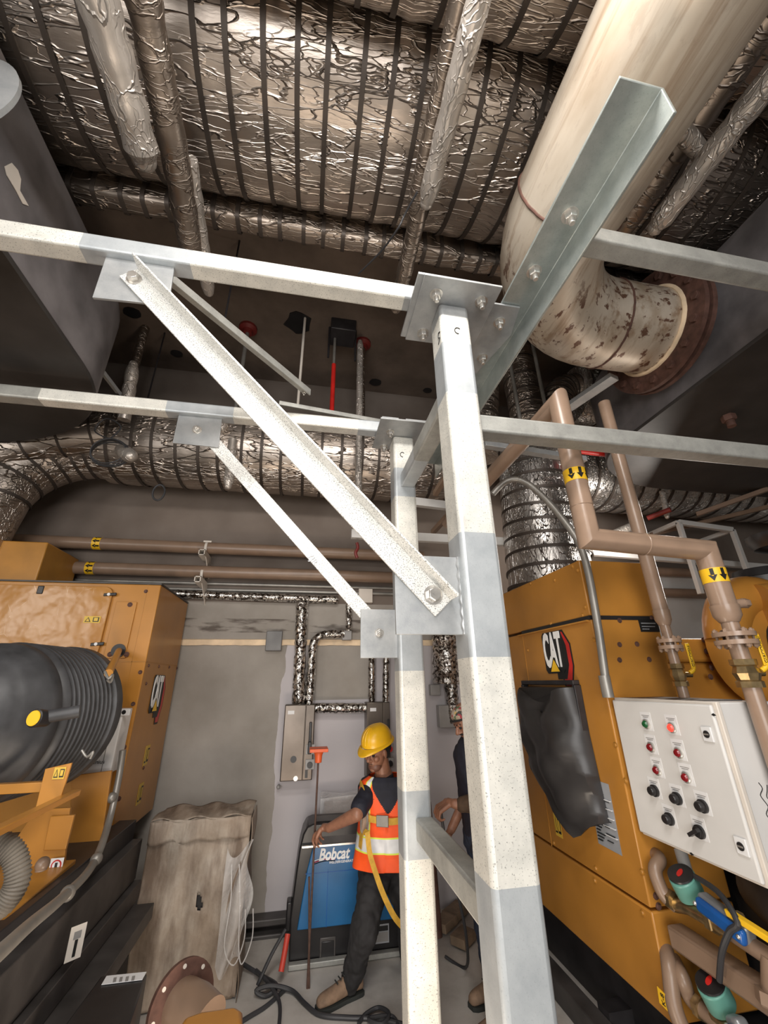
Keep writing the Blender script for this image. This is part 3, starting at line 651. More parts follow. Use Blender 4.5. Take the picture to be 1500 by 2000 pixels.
# the big bolted angle bar
t = thing('angle_bar', (1.0, 1.5, 1.8), 'long bolted angle bar running overhead past the nearest column', 'angle bar')
X0, X1, ZT, ZB, th = .93, 1.105, 1.872, 1.715, .013
sec = lambda y: [(X0, y, ZT - th), (X1 - th, y, ZT - th), (X1 - th, y, ZB), (X1, y, ZB), (X1, y, ZT), (X0, y, ZT)]
obj('bar', G().rings([sec(.525), sec(3.15)]), 'galv_angle', t, .003)
for px, py in ((1113, 420), (1043, 530)): bolt(t, at(px, py, z=ZT - th), (0, 0, -1), .027, .055)
obj('gusset_plate', G().prism([(.735, 1.415, 1.843), (1.035, 1.415, 1.843), (1.075, 1.60, 1.843), (1.0, 1.93, 1.843), (.735, 1.93, 1.843)], (0, 0, .012)), 'galv_plate', t, .002)
for px, py in ((975, 629), (942, 698)): bolt(t, at(px, py, z=1.843), (0, 0, -1), .024, .05)
# ------------------------------------------------------------------ decals
def deco(parent, name, org, u, v, polys, th=.002):
    """flat sticker built in the plane u,v: polys = [(material, [(a,b)...])], each layer a hair thicker"""
    u = V(u); v = V(v); n_ = u.cross(v); g = G(); ms = []; org = V(org)
    for k, (mn, pl) in enumerate(polys):
        if mn not in ms: ms.append(mn)
        g.prism([org + u * a + v * b_ for a, b_ in pl], n_ * (th * (1 + .5 * k)), ms.index(mn))
    return obj(name, g, ms, parent)
def rect(a0, a1, b0, b1): return [(a0, b0), (a1, b0), (a1, b1), (a0, b1)]
def cat_badge(parent, org, u, v, s_):
    """black badge with white letters, yellow triangle and red hexagon corner; s_ = full width"""
    S = s_ / 2
    P = lambda l: [(a * S, b_ * S) for a, b_ in l]
    deco(parent, 'badge', org, u, v, [
        ('lettering_black', P([(.15, -.98), (.22, -1.3), (.72, -1.3), (1.02, -.5), (1.02, .35), (.62, .93), (-.2, .93), (-.2, -.98)])),
        ('red_paint', P([(.25, -.98), (.3, -1.22), (.68, -1.22), (.94, -.48), (.94, .33), (.58, .85), (.50, .85), (.72, .3), (.72, -.45), (.45, -.98)])),
        ('lettering_black', P([(-.98, -.6), (-.85, -.75), (.28, -.75), (.42, -.62), (.42, .8), (.32, .93), (-.85, .93), (-.98, .8)]))], .002)
    text('badge_lettering', 'CAT', s_ * .95, V(org) + V(u) * (-.27 * S) + V(v) * (.12 * S) + V(u).cross(V(v)) * .0055, u, v, 'lettering_white', parent, .002, 0, s_ * .03, .36)
    deco(parent, 'badge_triangle', V(org) + V(u).cross(V(v)) * .0070, u, v, [('lettering_black', P([(-.66, -.72), (.14, -.72), (-.26, -.1)])), ('tape_yellow', P([(-.58, -.68), (.06, -.68), (-.26, -.2)]))], .002)
def warn(parent, org, u, v, w_, h_, name='warning_label'):
    deco(parent, name, org, u, v, [('label_yellow', rect(-w_ / 2, w_ / 2, -h_ / 2, h_ / 2)), ('lettering_black', [(-.44 * w_, -.36 * h_), (-.06 * w_, -.36 * h_), (-.25 * w_, .36 * h_)]),
        ('label_yellow', [(-.36 * w_, -.27 * h_), (-.14 * w_, -.27 * h_), (-.25 * w_, .2 * h_)]), ('lettering_black', rect(.06 * w_, .42 * w_, -.34 * h_, .34 * h_)), ('label_yellow', rect(.12 * w_, .36 * w_, -.22 * h_, .26 * h_))], .0015)
def screws(parent, pts, ax, r=.012, mat='yellow_dark', name='screw'):
    ax = V(ax); s0 = None
    for p in pts:
        p = V(p)
        if s0 is None: s0 = obj(name, G().lathe(p - ax * .002, ax, [(0, r * 1.4), (.004, r * 1.4), (.004, r), (.010, r * .8)], 10), mat, parent); b0 = p
        else: part_copy(s0, p - b0)
XR, XL = 1.82, -1.19
YR, YL = 2.40, 3.60
# ------------------------------------------------------------------ right generator
t = thing('generator_cabinet', (2.3, 3.0, FLOOR + .36), 'tall yellow generator cabinet at the right, under the upright foil duct', 'generator')
zt, zs, zb2, zb = .755, .368, -1.095, -1.515
obj('upper_hood', G().prism([(XR, YR, zs + .012), (XR, YR, zt), (XR, 4.05, zt), (XR, 4.05, zs + .012)], (.50, 0, 0)), 'yellow_paint', t, .008)
obj('side_panel', G().prism([(XR, YR, zb2 + .008), (XR, YR, zs - .008), (XR, 4.05, zs - .008), (XR, 4.05, zb2 + .008)], (.50, 0, 0)), 'yellow_paint', t, .008)
obj('lower_panel', G().prism([(XR, YR, zb), (XR, YR, zb2 - .006), (XR, 4.05, zb2 - .006), (XR, 4.05, zb)], (.50, 0, 0)), 'yellow_paint', t, .008)
obj('rain_lip', G().box(XR - .02, XR, YR + .02, YR + .95, zs - .022, zs - .012).box(XR - .006, XR + .45, YR, YR + .9, zs - .012, zs + .014, 1), ['yellow_paint', 'black_plastic'], t)
# engraved door outline
obj('door_seam', G().box(XR - .003, XR, 3.30, 3.306, zb2, zs - .03), 'yellow_dark', t)
screws(t, [at(*q, x=XR) for q in ((1118, 1106), (1128, 1114), (1036, 1140), (1083, 1133), (1143, 1186), (1138, 1202), (1076, 1218), (1160, 1250), (1031, 1270), (1202, 1455), (1222, 1525), (1254, 1703), (1082, 1646), (1162, 1720), (1164, 1696), (1255, 1783))], (-1, 0, 0), .011)
screws(t, [at(*q, y=YR) for q in ((1210, 1259), (1244, 1258), (1210, 1289), (1268, 1288), (1210, 1212), (1273, 1207), (1281, 1750), (1286, 1770))], (0, -1, 0), .012, 'rust')
o_ = at(1088, 1272, x=XR); o_ = V((XR - .002, o_.y, o_.z - .02))
cat_badge(t, o_, (0, -1, 0), (0, 0, 1), .345)
q0, q1 = at(1248, 1212, y=YR), at(1288, 1232, y=YR)
deco(t, 'maker_plate', ((q0.x + q1.x) / 2, YR, (q0.z + q1.z) / 2), (1, 0, 0), (0, 0, 1), [('lettering_black', rect(-.075, .07, -.04, .04)), ('label_silver', rect(-.06, .05, .012, .018)), ('label_silver', rect(-.06, .04, -.008, -.003)), ('label_silver', rect(-.06, -.01, -.025, -.02))], .002)
for px, py, w_, h_ in ((1076, 1510, .11, .07), (1079, 1548, .10, .075), (1090, 1612, .08, .13)):
    p = at(px, py, x=XR); warn(t, (XR - .001, p.y, p.z), (0, -1, 0), (0, 0, 1), w_, h_)
p = at(1111, 1563, x=XR); deco(t, 'blue_tape', (XR - .001, p.y, p.z), (0, -.995, -.09), (0, -.09, .995), [('tape_blue', rect(-.1, .1, -.035, .035))])['label'] = 'strip of faded blue tape'
p = at(1132, 1538, x=XR); deco(t, 'small_label', (XR - .001, p.y, p.z), (0, -1, 0), (0, 0, 1), [('label_silver', rect(-.04, .04, -.06, .055)), ('label_white', rect(-.04, .04, -.06, -.03))])
p = at(1179, 1590, x=XR)
rows = [('label_silver', rect(-.10, .10, -.17, .17)), ('lettering_black', rect(-.095, -.02, .145, .163))]
for k in range(17):
    rows.append(('lettering_black', rect(-.085, -.085 + .03 + .05 * ((k * 37) % 10) / 10, .12 - k * .0165, .124 - k * .0165)))
    if k % 2: rows.append(('lettering_black', rect(.0, .02 + .06 * ((k * 53) % 10) / 10, .12 - k * .0165, .1225 - k * .0165)))
for k in range(5): rows.append(('label_white', rect(-.01, .09, .08 - k * .045, .083 - k * .045)))
deco(t, 'data_label', (XR - .001, p.y, p.z), (0, -1, 0), (0, 0, 1), rows, .0006)['label'] = 'large silver data label with fine print'
# drooping vinyl cover on a tray frame
fr = G(); a0, a1 = at(1036, 1335, x=XR), at(1128, 1318, x=XR)
y0, y1 = 3.32, 2.66; zz = -.035
obj('controller_frame', G().box(XR - .05, XR, y1 - .02, y0 + .02, zz, zz + .03).box(XR - .05, XR, y0, y0 + .03, zz - .12, zz).box(XR - .05, XR, y1 - .03, y1, zz - .55, zz).box(XR - .012, XR - .004, y1, y0, zz - .07, zz - .012, 1), ['black_steel', 'yellow_dark'], t, .004)
rs = []
NQ = 22
for i in range(NQ):
    f = i / (NQ - 1); z = -.10 - .60 * f + (0 if f < .98 else -.0); row = []
    yn = y1 - .015 - .05 * f; yf = y0 - .01 - .02 * f - (.16 * max(0, f - .8) / .2); d_ = .10 + .10 * math.sin(min(1, f * 1.5) * PI / 2) - .10 * f * f
    for k in range(14):
        g_ = k / 13; y = yf + (yn - yf) * g_
        dd = d_ * (math.sin(PI * min(max(g_, .02), .98)) ** .35) + .035 * math.sin(g_ * 9 + f * 3) * (1 - f) + .030 * abs(math.sin(g_ * 8 - f * 6 + .4)) + .022 * abs(math.sin(g_ * 5 + f * 9))
        zz2 = z + (.05 * math.cos(g_ * PI * 2) if f < .1 else 0) - (.20 * (1 - abs(g_ - .62) / .62) if f > .9 else .20 * (1 - abs(g_ - .62) / .62) * f)
        row.append((XR - max(.01, dd), y, zz2))
    row = [(XR - .004, yf, row[0][2])] + row + [(XR - .004, yn, row[-1][2])]
    rs.append(row)
obj('vinyl_cover', G().rings(rs), 'black_vinyl', t, sharp=60)['label'] = 'crumpled black vinyl cover'
# engine side behind, same machine: blower body, air cleaners
t2 = thing('engine_block', (3.4, 2.9, FLOOR + .4), 'yellow engine body with a bulging blower housing at the right edge behind the tan pipes', 'engine')
obj('side_cover', G().box(2.34, 5.2, 2.62, 4.0, -1.45, .10), 'yellow_paint', t2, .02)
obj('top_cover', G().box(2.34, 5.2, 2.58, 4.0, .10, .26), 'yellow_paint', t2, .02)
c = at(1475, 1265, y=2.45)
vol = G()
for k in range(25):
    pass
pp = []; rad = []
for k in range(30):
    a = PI * .95 - 2 * PI * .8 * k / 29; pp.append(V((c.x + .05, 2.42, c.z - .02)) + V((math.cos(a) * .30, .0, math.sin(a) * .36))); rad.append(.13 + .10 * k / 29)
obj('blower_housing', G().tube(pp, 1, 24, rad=rad).lathe((c.x + .05, 2.50, c.z), (0, -1, 0), [(0, .40), (.12, .38), (.2, .25)], 32), 'yellow_paint', t2, sharp=60)
obj('blower_inlet', G().lathe((c.x + .12, 2.35, c.z - .03), (.3, -1, 0), [(0, .22), (.14, .22), (.14, .17), (.05, .15)], 32), 'black_plastic', t2)
obj('outlet_pipe', G().tube([(c.x - .02, 2.3, c.z + .26), (c.x + .3, 2.2, c.z + .28), (c.x + .7, 2.15, c.z + .25)], .15, 24), 'yellow_paint', t2)
obj('red_clamp', G().cyl((c.x + .14, 2.2, c.z + .15), (c.x + .20, 2.17, c.z + .15), .19, n=28), 'dark_red', t2)
screws(t2, [at(*q, y=2.56) for q in ((1380, 1272), (1390, 1304), (1388, 1322), (1375, 1250))], (0, -1, 0), .014, 'rust')
p = at(1470, 1135, y=2.9)
obj('air_cleaner', G().lathe(p + V((.12, 0, -.10)), (0, 0, 1), [(0, .30), (.02, .36), (.10, .36), (.13, .22), (.2, .20)], 36), 'black_plastic', t2)
p = at(1500, 1060, y=2.6); o = obj('rubber_cap', G().lathe(p + V((.16, 0, -.06)), (0, 0, 1), [(0, .12), (.03, .20), (.10, .24), (.14, .24), (.15, .20)], 36), 'black_plastic'); tag(o, 'black round rubber cap at the right edge above the engine', 'cap')
# ------------------------------------------------------------------ control box
XW = 1.83; Y0, Y1, Z0, Z1 = 1.71, 2.375, -.772, -.108
t = thing('control_box', (XW + .2, 2.04, Z0), 'white control box with pilot lights and knobs on the right generator', 'control box')
obj('box_body', G().box(XW + .035, XW + .33, Y0 + .012, Y1 - .005, Z0 + .01, Z1), 'white_paint', t, .006)
obj('rain_rim', G().box(XW + .018, XW + .04, Y0 + .004, Y1, Z0, Z1 + .004), 'cream_paint', t, .004)
dr = obj('door', G().box(XW, XW + .018, Y0 + .02, Y1, Z0 + .012, Z1 - .008), 'white_paint', t, .008, 3)
obj('dust_layer', G().prism([(XW + .05, Y0 + .15, Z1), (XW + .30, Y0 + .12, Z1), (XW + .31, Y1 - .04, Z1), (XW + .05, Y1 - .03, Z1)], (0, 0, .004)), 'dark_steel', t)
def sub(o, par): return o
def xdecal(parent, name, px, py, polys, x=XW, th=.001, yz=None):
    p = at(px, py, x=x); return deco(parent, name, (x, p.y, p.z), (0, -1, 0), (0, 0, 1), polys, th)
ctl = [(1264, 1413, 'green_lens'), (1314, 1420, 'red_lit'), (1273, 1458, 'red_lens'), (1327, 1469, 'red_lens'), (1285, 1503, 'red_lens'), (1342, 1517, 'red_lens'),
       (1280, 1543, 'k'), (1324, 1558, 'k'), (1374, 1573, 'k'), (1309, 1598, 'k'), (1368, 1623, 'sw')]
caps_ = ['CHARGER ON', 'HIGH LEVEL', 'LOW FUEL', 'LOW LEVEL', 'FUEL RETURN', 'PUMP FAILED', 'TEST', 'SILENCE', 'RESET', 'LAMP TEST', 'HAND  OFF  AUTO']
for (px, py, kd), cp in zip(ctl, caps_):
    p = at(px, py, x=XW); c = V((XW, p.y, p.z))
    lp = deco(t, 'legend_plate', c, (0, -1, 0), (0, 0, 1), [('label_white', rect(-.036, .036, -.034, .055)), ('grey_box', rect(-.026, .026, .037, .040)), ('grey_box', rect(-.018, .02, .030, .033))], .0012)
    if kd in ('k', 'sw'):
        if kd == 'k': obj('push_button', G().lathe(c + V((0, 0, -.003)), (-1, 0, 0), [(0, .027), (.012, .027), (.014, .021), (.030, .021), (.036, .017)], 24), 'black_plastic', lp)
        else: obj('selector_switch', G().lathe(c + V((0, 0, -.003)), (-1, 0, 0), [(0, .027), (.012, .027), (.014, .020), (.024, .020)], 24).obox(c + V((-.032, .006, -.006)), (.010, 0, 0), (0, .027, -.016), (0, .004, .006)), 'black_plastic', lp)
    else:
        pl_ = obj('pilot_bezel', G().lathe(c + V((0, 0, -.003)), (-1, 0, 0), [(0, .024), (.010, .024), (.014, .018)], 24), 'bolt_metal', lp)
        obj('pilot_lens', G().lathe(c + V((-.002, 0, -.003)), (-1, 0, 0), [(0, .018), (.014, .018), (.021, .013), (.023, .004)], 24), kd, lp)
for px, py in ((1383, 1434), (1450, 1653)):
    p = at(px, py, x=XW); lk = obj('door_latch', G().box(XW - .008, XW, p.y - .025, p.y + .025, p.z - .03, p.z + .03), 'label_white', t, .002)
    obj('latch_slot', G().lathe((XW - .006, p.y, p.z), (-1, 0, 0), [(0, .015), (.005, .015)], 20).box(XW - .014, XW - .010, p.y - .012, p.y + .012, p.z - .003, p.z + .003, 1), ['black_plastic', 'bolt_metal'], lk)
for px, py in ((1394, 1396), (1351, 1668)):
    p = at(px, py, x=XW); obj('paint_chip', G().prism([(XW - .001, p.y + .012, p.z), (XW - .001, p.y, p.z + .006), (XW - .001, p.y - .012, p.z - .002), (XW - .001, p.y + .002, p.z - .006)], (.002, 0, 0)), 'lettering_black', t)
# handwriting on the side
c = V((XW + .12, Y0 + .012, -.42))
for k in range(3):
    obj('marker_scrawl', G().tube(smooth_path([c + V((.012 * math.sin(q * 2.1 + k) + k * .03, -.001, -q * .022 - k * .01)) for q in range(9)], 3), .0018, 6), 'lettering_black', t)
# grey conduit up from the box, over to the column side
t = thing('conduit', at(1190, 1362, y=2.3), 'bent grey metal conduit rising from the white control box and curving left', 'conduit')
cp_ = [(1187, 1360, 2.34), (1165, 1205, 2.34), (1138, 1078, 2.34), (1096, 1010, 2.40), (1052, 962, 2.46), (1018, 938, 2.5), (988, 940, 2.55), (962, 965, 2.6)]
obj('tube', G().tube(smooth_path([at(a, b_, y=c_) for a, b_, c_ in cp_], 5), .024, 14), 'conduit', t)
p = at(1187, 1355, y=2.34); obj('coupling', G().cyl(p + V((0, 0, -.02)), p + V((-.0, 0, .10)), .032, n=20), 'conduit', t)
# ------------------------------------------------------------------ tan pipes
def mitre(name, label, pts, r, mat, group=None, n=28):
    t = thing(name, pts[0], label, 'pipe', group); pts = [V(p) for p in pts]
    obj('pipe', G().tube(pts, r, n) if len(pts) == 2 else mit(pts, r, n), mat, t, sharp=30); return t
def mit(pts, r, n):
    """tube with true mitred corners"""
    g = G(); rs = []; t0 = (pts[1] - pts[0]).normalized(); u = t0.orthogonal().normalized(); w_ = t0.cross(u)
    ring = [pts[0] + (u * math.cos(2 * PI * k / n) + w_ * math.sin(2 * PI * k / n)) * r for k in range(n)]; rs.append(ring)
    for i in range(1, len(pts)):
        d = (pts[i] - pts[i - 1]).normalized()
        nn = d if i == len(pts) - 1 else (d + (pts[i + 1] - pts[i]).normalized()).normalized()
        ring = [p + d * ((pts[i] - p).dot(nn) / d.dot(nn)) for p in rs[-1]]; rs.append(ring)
    return g.rings(rs)
ya = 1.66
A_ = at(1092, 790, y=ya); B_ = at(1150, 1052, y=ya); C_ = at(1378, 1075, y=ya); D_ = at(1418, 1195, y=ya)
xa = (A_.x + B_.x) / 2; xc = (C_.x + D_.x) / 2; zz = (B_.z + C_.z) / 2
T1 = mitre('tan_pipe', 'glossy tan pipe with square bends dropping past the white control box', [V((xa, 3.6, A_.z + .02)), V((xa, ya, A_.z + .02)), V((xa, ya, B_.z)), V((xc, ya, C_.z + .0)), V((xc, ya, D_.z - .02))], .054, 'tan_paint')
obj('reducer', G().lathe((xc, ya, D_.z), (0, 0, -1), [(-.03, .060), (.02, .058), (.05, .040)], 28), 'tan_paint', T1)
def arrows(parent, c, r, ax, vert=True, hw=.075):
    """yellow band with black arrows wrapped round a pipe"""
    c = V(c); ax = V(ax); n_ = V((0, -1, 0)) if abs(ax.y) < .5 else V((-1, 0, 0)); s_ = ax.cross(n_)
    b_ = obj('flow_label', G().lathe(c - ax * hw / 2, ax, [(0, r), (0, r + .0015), (hw, r + .0015), (hw, r)], 40, caps=False), 'tape_yellow', parent)
    g = G()
    for a0 in (-.95, -.15, .65):
        pt = lambda a, h: c + (n_ * math.cos(a0 + a) + s_ * math.sin(a0 + a)) * (r + .003) - ax * h
        for q in ([(-.13, -.45), (.13, -.45), (.13, .02), (-.13, .02)], [(-.32, .0), (.32, .0), (0, .42)]):
            g.prism([pt(a, h * hw) for a, h in q], n_ * .0012)
    obj('arrow', g, 'lettering_black', b_)
zl = at(1123, 932, y=ya).z
arrows(T1, (xa, ya, zl), .054, (0, 0, 1), hw=.07); arrows(T1, (xc, ya, at(1378, 1120, y=ya - .05).z), .054, (0, 0, 1), hw=.07)
for z in (at(1135, 990, y=ya).z,): obj('weld_ring', G().lathe((xa, ya, z), (0, 0, 1), [(-.003, .054), (0, .057), (.003, .054)], 28, caps=False), 'tan_paint', T1)
obj('weld_ring', G().lathe((xa + .30, ya, (B_.z + C_.z) / 2), C_ - B_, [(-.003, .054), (0, .057), (.003, .054)], 28, caps=False), 'tan_paint', T1)
obj('side_nipple', G().cyl((xc, ya, D_.z + .03), (xc + .1, ya - .02, D_.z + .04), .022).hexa((xc + .09, ya - .02, D_.z + .04), (1, 0, 0), .024, .03), 'tan_paint', T1)
def valve_run(parent, x, y, z0, z1, r, zf_, zv, hand_label):
    obj('pipe_drop', G().cyl((x, y, z0), (x, y, z1), r, n=24), 'tan_paint', parent)
    for dz in (.018, -.018):
        fo = obj('pipe_flange', G().lathe((x, y, zf_ + dz), (0, 0, 1), [(-.010, r), (-.010, r * 2.35), (.010, r * 2.35), (.010, r)], 32), 'tan_paint', parent)
    for k in range(6):
        a = 2 * PI * k / 6 + .3; c = V((x + math.cos(a) * r * 1.9, y + math.sin(a) * r * 1.9, zf_))
        obj('stud', G().cyl(c + V((0, 0, -.045)), c + V((0, 0, .045)), .006, n=8).hexa(c + V((0, 0, .028)), (0, 0, 1), .012, .012).hexa(c + V((0, 0, -.028)), (0, 0, -1), .012, .012), 'tan_paint', fo)
    v_ = obj('ball_valve', G().lathe((x, y, zv), (0, 0, 1), [(-.06, r * 1.1), (-.06, r * 1.45), (-.035, r * 1.45), (-.03, r * 1.2), (0, r * 1.5), (.03, r * 1.2), (.035, r * 1.45), (.06, r * 1.45), (.06, r * 1.1)], 8).cyl((x, y, zv), (x + .07, y - .02, zv), .014), 'brass', parent)
    h_ = obj('lever_handle', G().tube(smooth_path([(x + .05, y - .03, zv + .01), (x + .075, y - .04, zv + .04), (x + .07, y - .04, zv + .16)], 4), .012, 8).obox((x + .07, y - .045, zv + .10), (.014, 0, 0), (0, .004, 0), (0, 0, .07)), 'tape_yellow', v_, .003)
    text('lever_lettering', 'GIACOMINI', .022, (x + .07, y - .051, zv + .10), (0, 0, 1), (-1, 0, 0), 'lettering_black', h_, .0006)
valve_run(T1, xc, ya, D_.z, -1.0, .036, at(1418, 1247, y=ya).z, at(1445, 1315, y=ya).z, '')
yb = 2.16; xb = 2.13
T2 = thing('tan_pipe', (xb, yb, 1.9), 'thinner straight tan pipe dropping behind the square bend pipe to a small valve', 'pipe')
obj('pipe', G().cyl((xb, yb, 1.93), (xb, yb, at(1290, 1205, y=yb).z), .042, n=24), 'tan_paint', T2)
obj('reducer', G().lathe((xb, yb, at(1290, 1205, y=yb).z), (0, 0, -1), [(-.04, .046), (.02, .044), (.05, .03)], 28), 'tan_paint', T2)
valve_run(T2, xb, yb, at(1290, 1210, y=yb).z, -.12, .027, at(1318, 1258, y=yb).z, at(1333, 1318, y=yb).z, '')
# ------------------------------------------------------------------ pipework below the control box
def yp(lab, pts, r, mat, name='pipe_run', cat='pipe'):
    t = thing(name, pts[0], lab, cat); obj('pipe', G().tube(bend(pts, .05), r, 20), mat, t); return t
xk = 1.86
def solenoid(lab, px, py, handle):
    p = at(px, py, x=xk); c = V((xk, p.y, p.z)); t = thing('solenoid_valve', c, lab, 'valve', 'green solenoid valves on the lower pipework')
    obj('coil_body', G().lathe(c, (-.45, -.1, .9), [(-.055, .066), (.025, .066), (.03, .06)], 28, ell=.85), 'teal', t, .003)
    u = V((-.45, -.1, .9)).normalized()
    obj('coil_top', G().lathe(c + u * .034, u, [(0, .058), (.006, .056)], 24), 'black_plastic', t); obj('red_mark', G().lathe(c + u * .041, u, [(0, .022), (.003, .022)], 16, ell=.5), 'red_paint', t)
    vb = obj('valve_body', G().tube([c + V((.01, .12, -.13)), c + V((.0, .02, -.10)), c + V((0, -.12, -.10)), c + V((0, -.2, -.10))], .03, 14).hexa(c + V((0, -.10, -.10)), (0, -1, 0), .043, .035).hexa(c + V((0, .09, -.11)), (0, 1, 0), .043, .035), 'brass', t)
    obj('conduit_hub', G().cyl(c + V((.05, .03, .03)), c + V((.07, .06, .10)), .028), 'grey_box', t)
    return t, c
S1, c1 = solenoid('upper green solenoid valve under the white control box', 1337, 1722, 0)
S2, c2 = solenoid('lower green solenoid valve near the bottom right corner', 1395, 1935, 1)
yp('tan fuel line with elbow feeding the upper green solenoid valve', [c1 + V((.01, .10, -.13)), V((1.84, 2.31, c1.z - .10)), V((1.83, 2.33, c1.z + .0)), V((1.90, 2.34, c1.z + .03)), V((1.93, 2.45, c1.z + .03))], .032, 'tan_dim')
yp('tan fuel line running toward the viewer from the upper green valve', [c1 + V((0, -.19, -.10)), c1 + V((0, -.5, -.12)), c1 + V((0, -1.4, -.16))], .032, 'tan_dim')
o_t = thing('tee_fitting', c1 + V((0, -.36, -.13)), 'tan tee fitting capped below the upper fuel line', 'fitting')
obj('tee_body', G().cyl(c1 + V((-.0, -.36, -.11)), c1 + V((-.03, -.34, -.24)), .036).hexa(c1 + V((-.03, -.34, -.21)), (-.2, 0, -1), .05, .045), 'tan_dim', o_t)
yp('tan line looping off the lower green valve with an orange tag', [c2 + V((0, -.5, -.14)), c2 + V((0, -.1, -.11)), c2 + V((0, .17, -.11)), V((1.84, 2.30, c2.z - .03)), V((1.92, 2.45, c2.z - .02))], .032, 'tan_dim')
lt = yp('tan return line curling below the lower green valve, bearing an orange tag', [V((1.90, 2.45, c2.z + .02)), V((1.82, 2.35, c2.z + .0)), V((1.78, 2.33, c2.z - .14)), c2 + V((-.06, .14, -.26)), c2 + V((-.06, .0, -.34)), c2 + V((-.06, -.4, -.36))], .034, 'tan_dim')
p = at(1300, 1952, x=xk - .09); deco(lt, 'orange_tag', (xk - .10, p.y, p.z), (0, -1, -.1), (0, -.1, 1), [('tape_yellow', rect(-.03, .03, -.03, .03))], .002); text('tag_lettering', 'K-8', .03, (xk - .104, p.y, p.z), (0, 0, 1), (0, 1, 0), 'lettering_black', lt, .0006)
def handle(lab, c, d, mat, L=.22):
    c = V(c); d = V(d).normalized(); s_ = d.cross(V((1, 0, 0))).normalized(); t = thing('junction_fitting', c, lab, 'fitting')
    obj('fitting_body', G().obox(c + d * L * .5 + V((.02, 0, 0)), d * L * .5, s_ * .035, (.03, 0, 0)), 'steel_grey', t, .018, 4); obj('cover', G().obox(c + d * L * .55 + V((-.02, 0, -.0)), d * L * .48, s_ * .028, (.016, 0, 0)), mat, t, .014, 4)
    for k in (.08, .95): obj('screw', G().ball(c + d * L * k + V((-.034, 0, 0)), .009, 8), 'bolt_metal', t)
handle('blue covered conduit fitting beside the upper green valve', c1 + V((-.03, -.09, -.03)), (0, -1, -.18), 'blue_handle')
handle('bright blue conduit fitting hanging from black cable near the bottom right', c2 + V((-.04, -.10, -.02)), (0, -.35, -1), 'blue_handle', .3)
p1 = at(1330, 1800, x=1.92); t = thing('support_channel', p1, 'rust brown channel under the upper fuel line at the right edge', 'channel')
obj('channel', G().box(1.83, 1.92, .5, p1.y, p1.z - .09, p1.z), 'tan_dim', t, .012)
t = thing('large_hose', (2.1, 1.2, -1.0), 'fat black rubber hose under the control box', 'hose'); obj('hose', G().tube(smooth_path([(2.35, 2.2, -.98), (2.2, 1.9, -.98), (2.12, 1.5, -1.0), (2.1, .6, -1.05)], 5), .13, 24), 'rubber', t)
obj('hose_clamp', G().cyl((2.12, 1.50, -1.0), (2.12, 1.46, -1.0), .136, n=28), 'black_steel', t)
o = obj('black_cable', G().tube(smooth_path([at(1335, 1700, x=1.9), at(1400, 1740, x=1.84), at(1440, 1800, x=1.80), at(1425, 1820, x=1.79), at(1410, 1860, x=1.78), at(1405, 1915, x=1.80)], 5), .012, 10), 'cable'); tag(o, 'black flexible cable looping from the upper pipe to the bright blue fitting', 'cable')
p = at(1460, 1790, x=1.8); t = thing('valve_lever', p, 'yellow valve lever on the upper fuel line at the right edge', 'lever'); obj('lever', G().obox(at(1475, 1815, x=1.82), (0, -.11, -.01), (0, 0.002, .012), (.016, 0, 0)), 'tape_yellow', t, .004)
obj('lever_root', G().hexa(at(1445, 1800, x=1.84), (0, -.3, 1), .02, .03), 'brass', t)
# black skid under the right generator
t = thing('skid_frame', (2.4, 2.6, FLOOR), 'black steel skid under the right generator', 'skid')
obj('skid_rail', G().box(1.95, 2.05, -.5, 4.2, FLOOR, FLOOR + .30), 'black_steel', t, .005)
obj('skid_deck', G().box(2.05, 4.8, -.5, 4.2, FLOOR + .25, FLOOR + .33), 'black_steel', t)
obj('skid_foot', G().box(1.7, 1.8, -.5, 4.2, FLOOR, FLOOR + .12), 'dark_steel', t, .005)
for yy in (2.9, 1.9): obj('cross_member', G().box(1.8, 1.95, yy, yy + .1, FLOOR, FLOOR + .15), 'black_steel', t)
obj('dark_body', G().box(2.36, 4.8, 1.2, 2.6, -1.5, -.95), 'black_plastic', t2)
# ------------------------------------------------------------------ left generator
t = thing('generator_cabinet', (-1.8, 4.0, FLOOR + .9), 'yellow generator cabinet at the left with a scuffed side door', 'generator')
zt, zb = .765, -.975; YF = 4.47
obj('cabinet_body', G().prism([(XL, YL, zb), (XL, YL, zt), (XL, YF, zt), (XL, YF, zb)], (-3.2, 0, 0)), 'yellow_paint', t, .006)
zsm = .166
obj('panel_seam', G().box(XL - .003, XL + .002, YL, YF, zsm, zsm + .008).box(-1.62, XL, YL - .002, YL, zsm, zsm + .008).box(XL - .10, XL - .096, YL - .002, YL, zb, zt), 'yellow_dark', t)
obj('roof_edge', G().box(-4.4, XL + .005, YL - .006, YF, zt, zt + .012), 'dark_steel', t)
q = [at(*p, y=YL) for p in ((0, 1131), (236, 1143), (200, 1279), (0, 1278))]
xr_, zt_, zb_ = at(233, 1150, y=YL).x, q[0].z - .012, q[2].z + .004
door = []
for cx, cz, a0 in ((-1.53 - .06, .20 + .06, -90), (-1.53 - .06, .735 - .06, 0)):
    for k in range(7): a = math.radians(a0 + 90 * k / 6); door.append((cx + .06 * math.cos(a), YL - .022, cz + .06 * math.sin(a)))
door += [(-3.0, YL - .022, .735), (-3.0, YL - .022, .20)]
dr = obj('access_door', G().prism(door, (0, .022, 0)), 'scuffed_yellow', t, .004); dr['label'] = 'scuffed access door with dents'
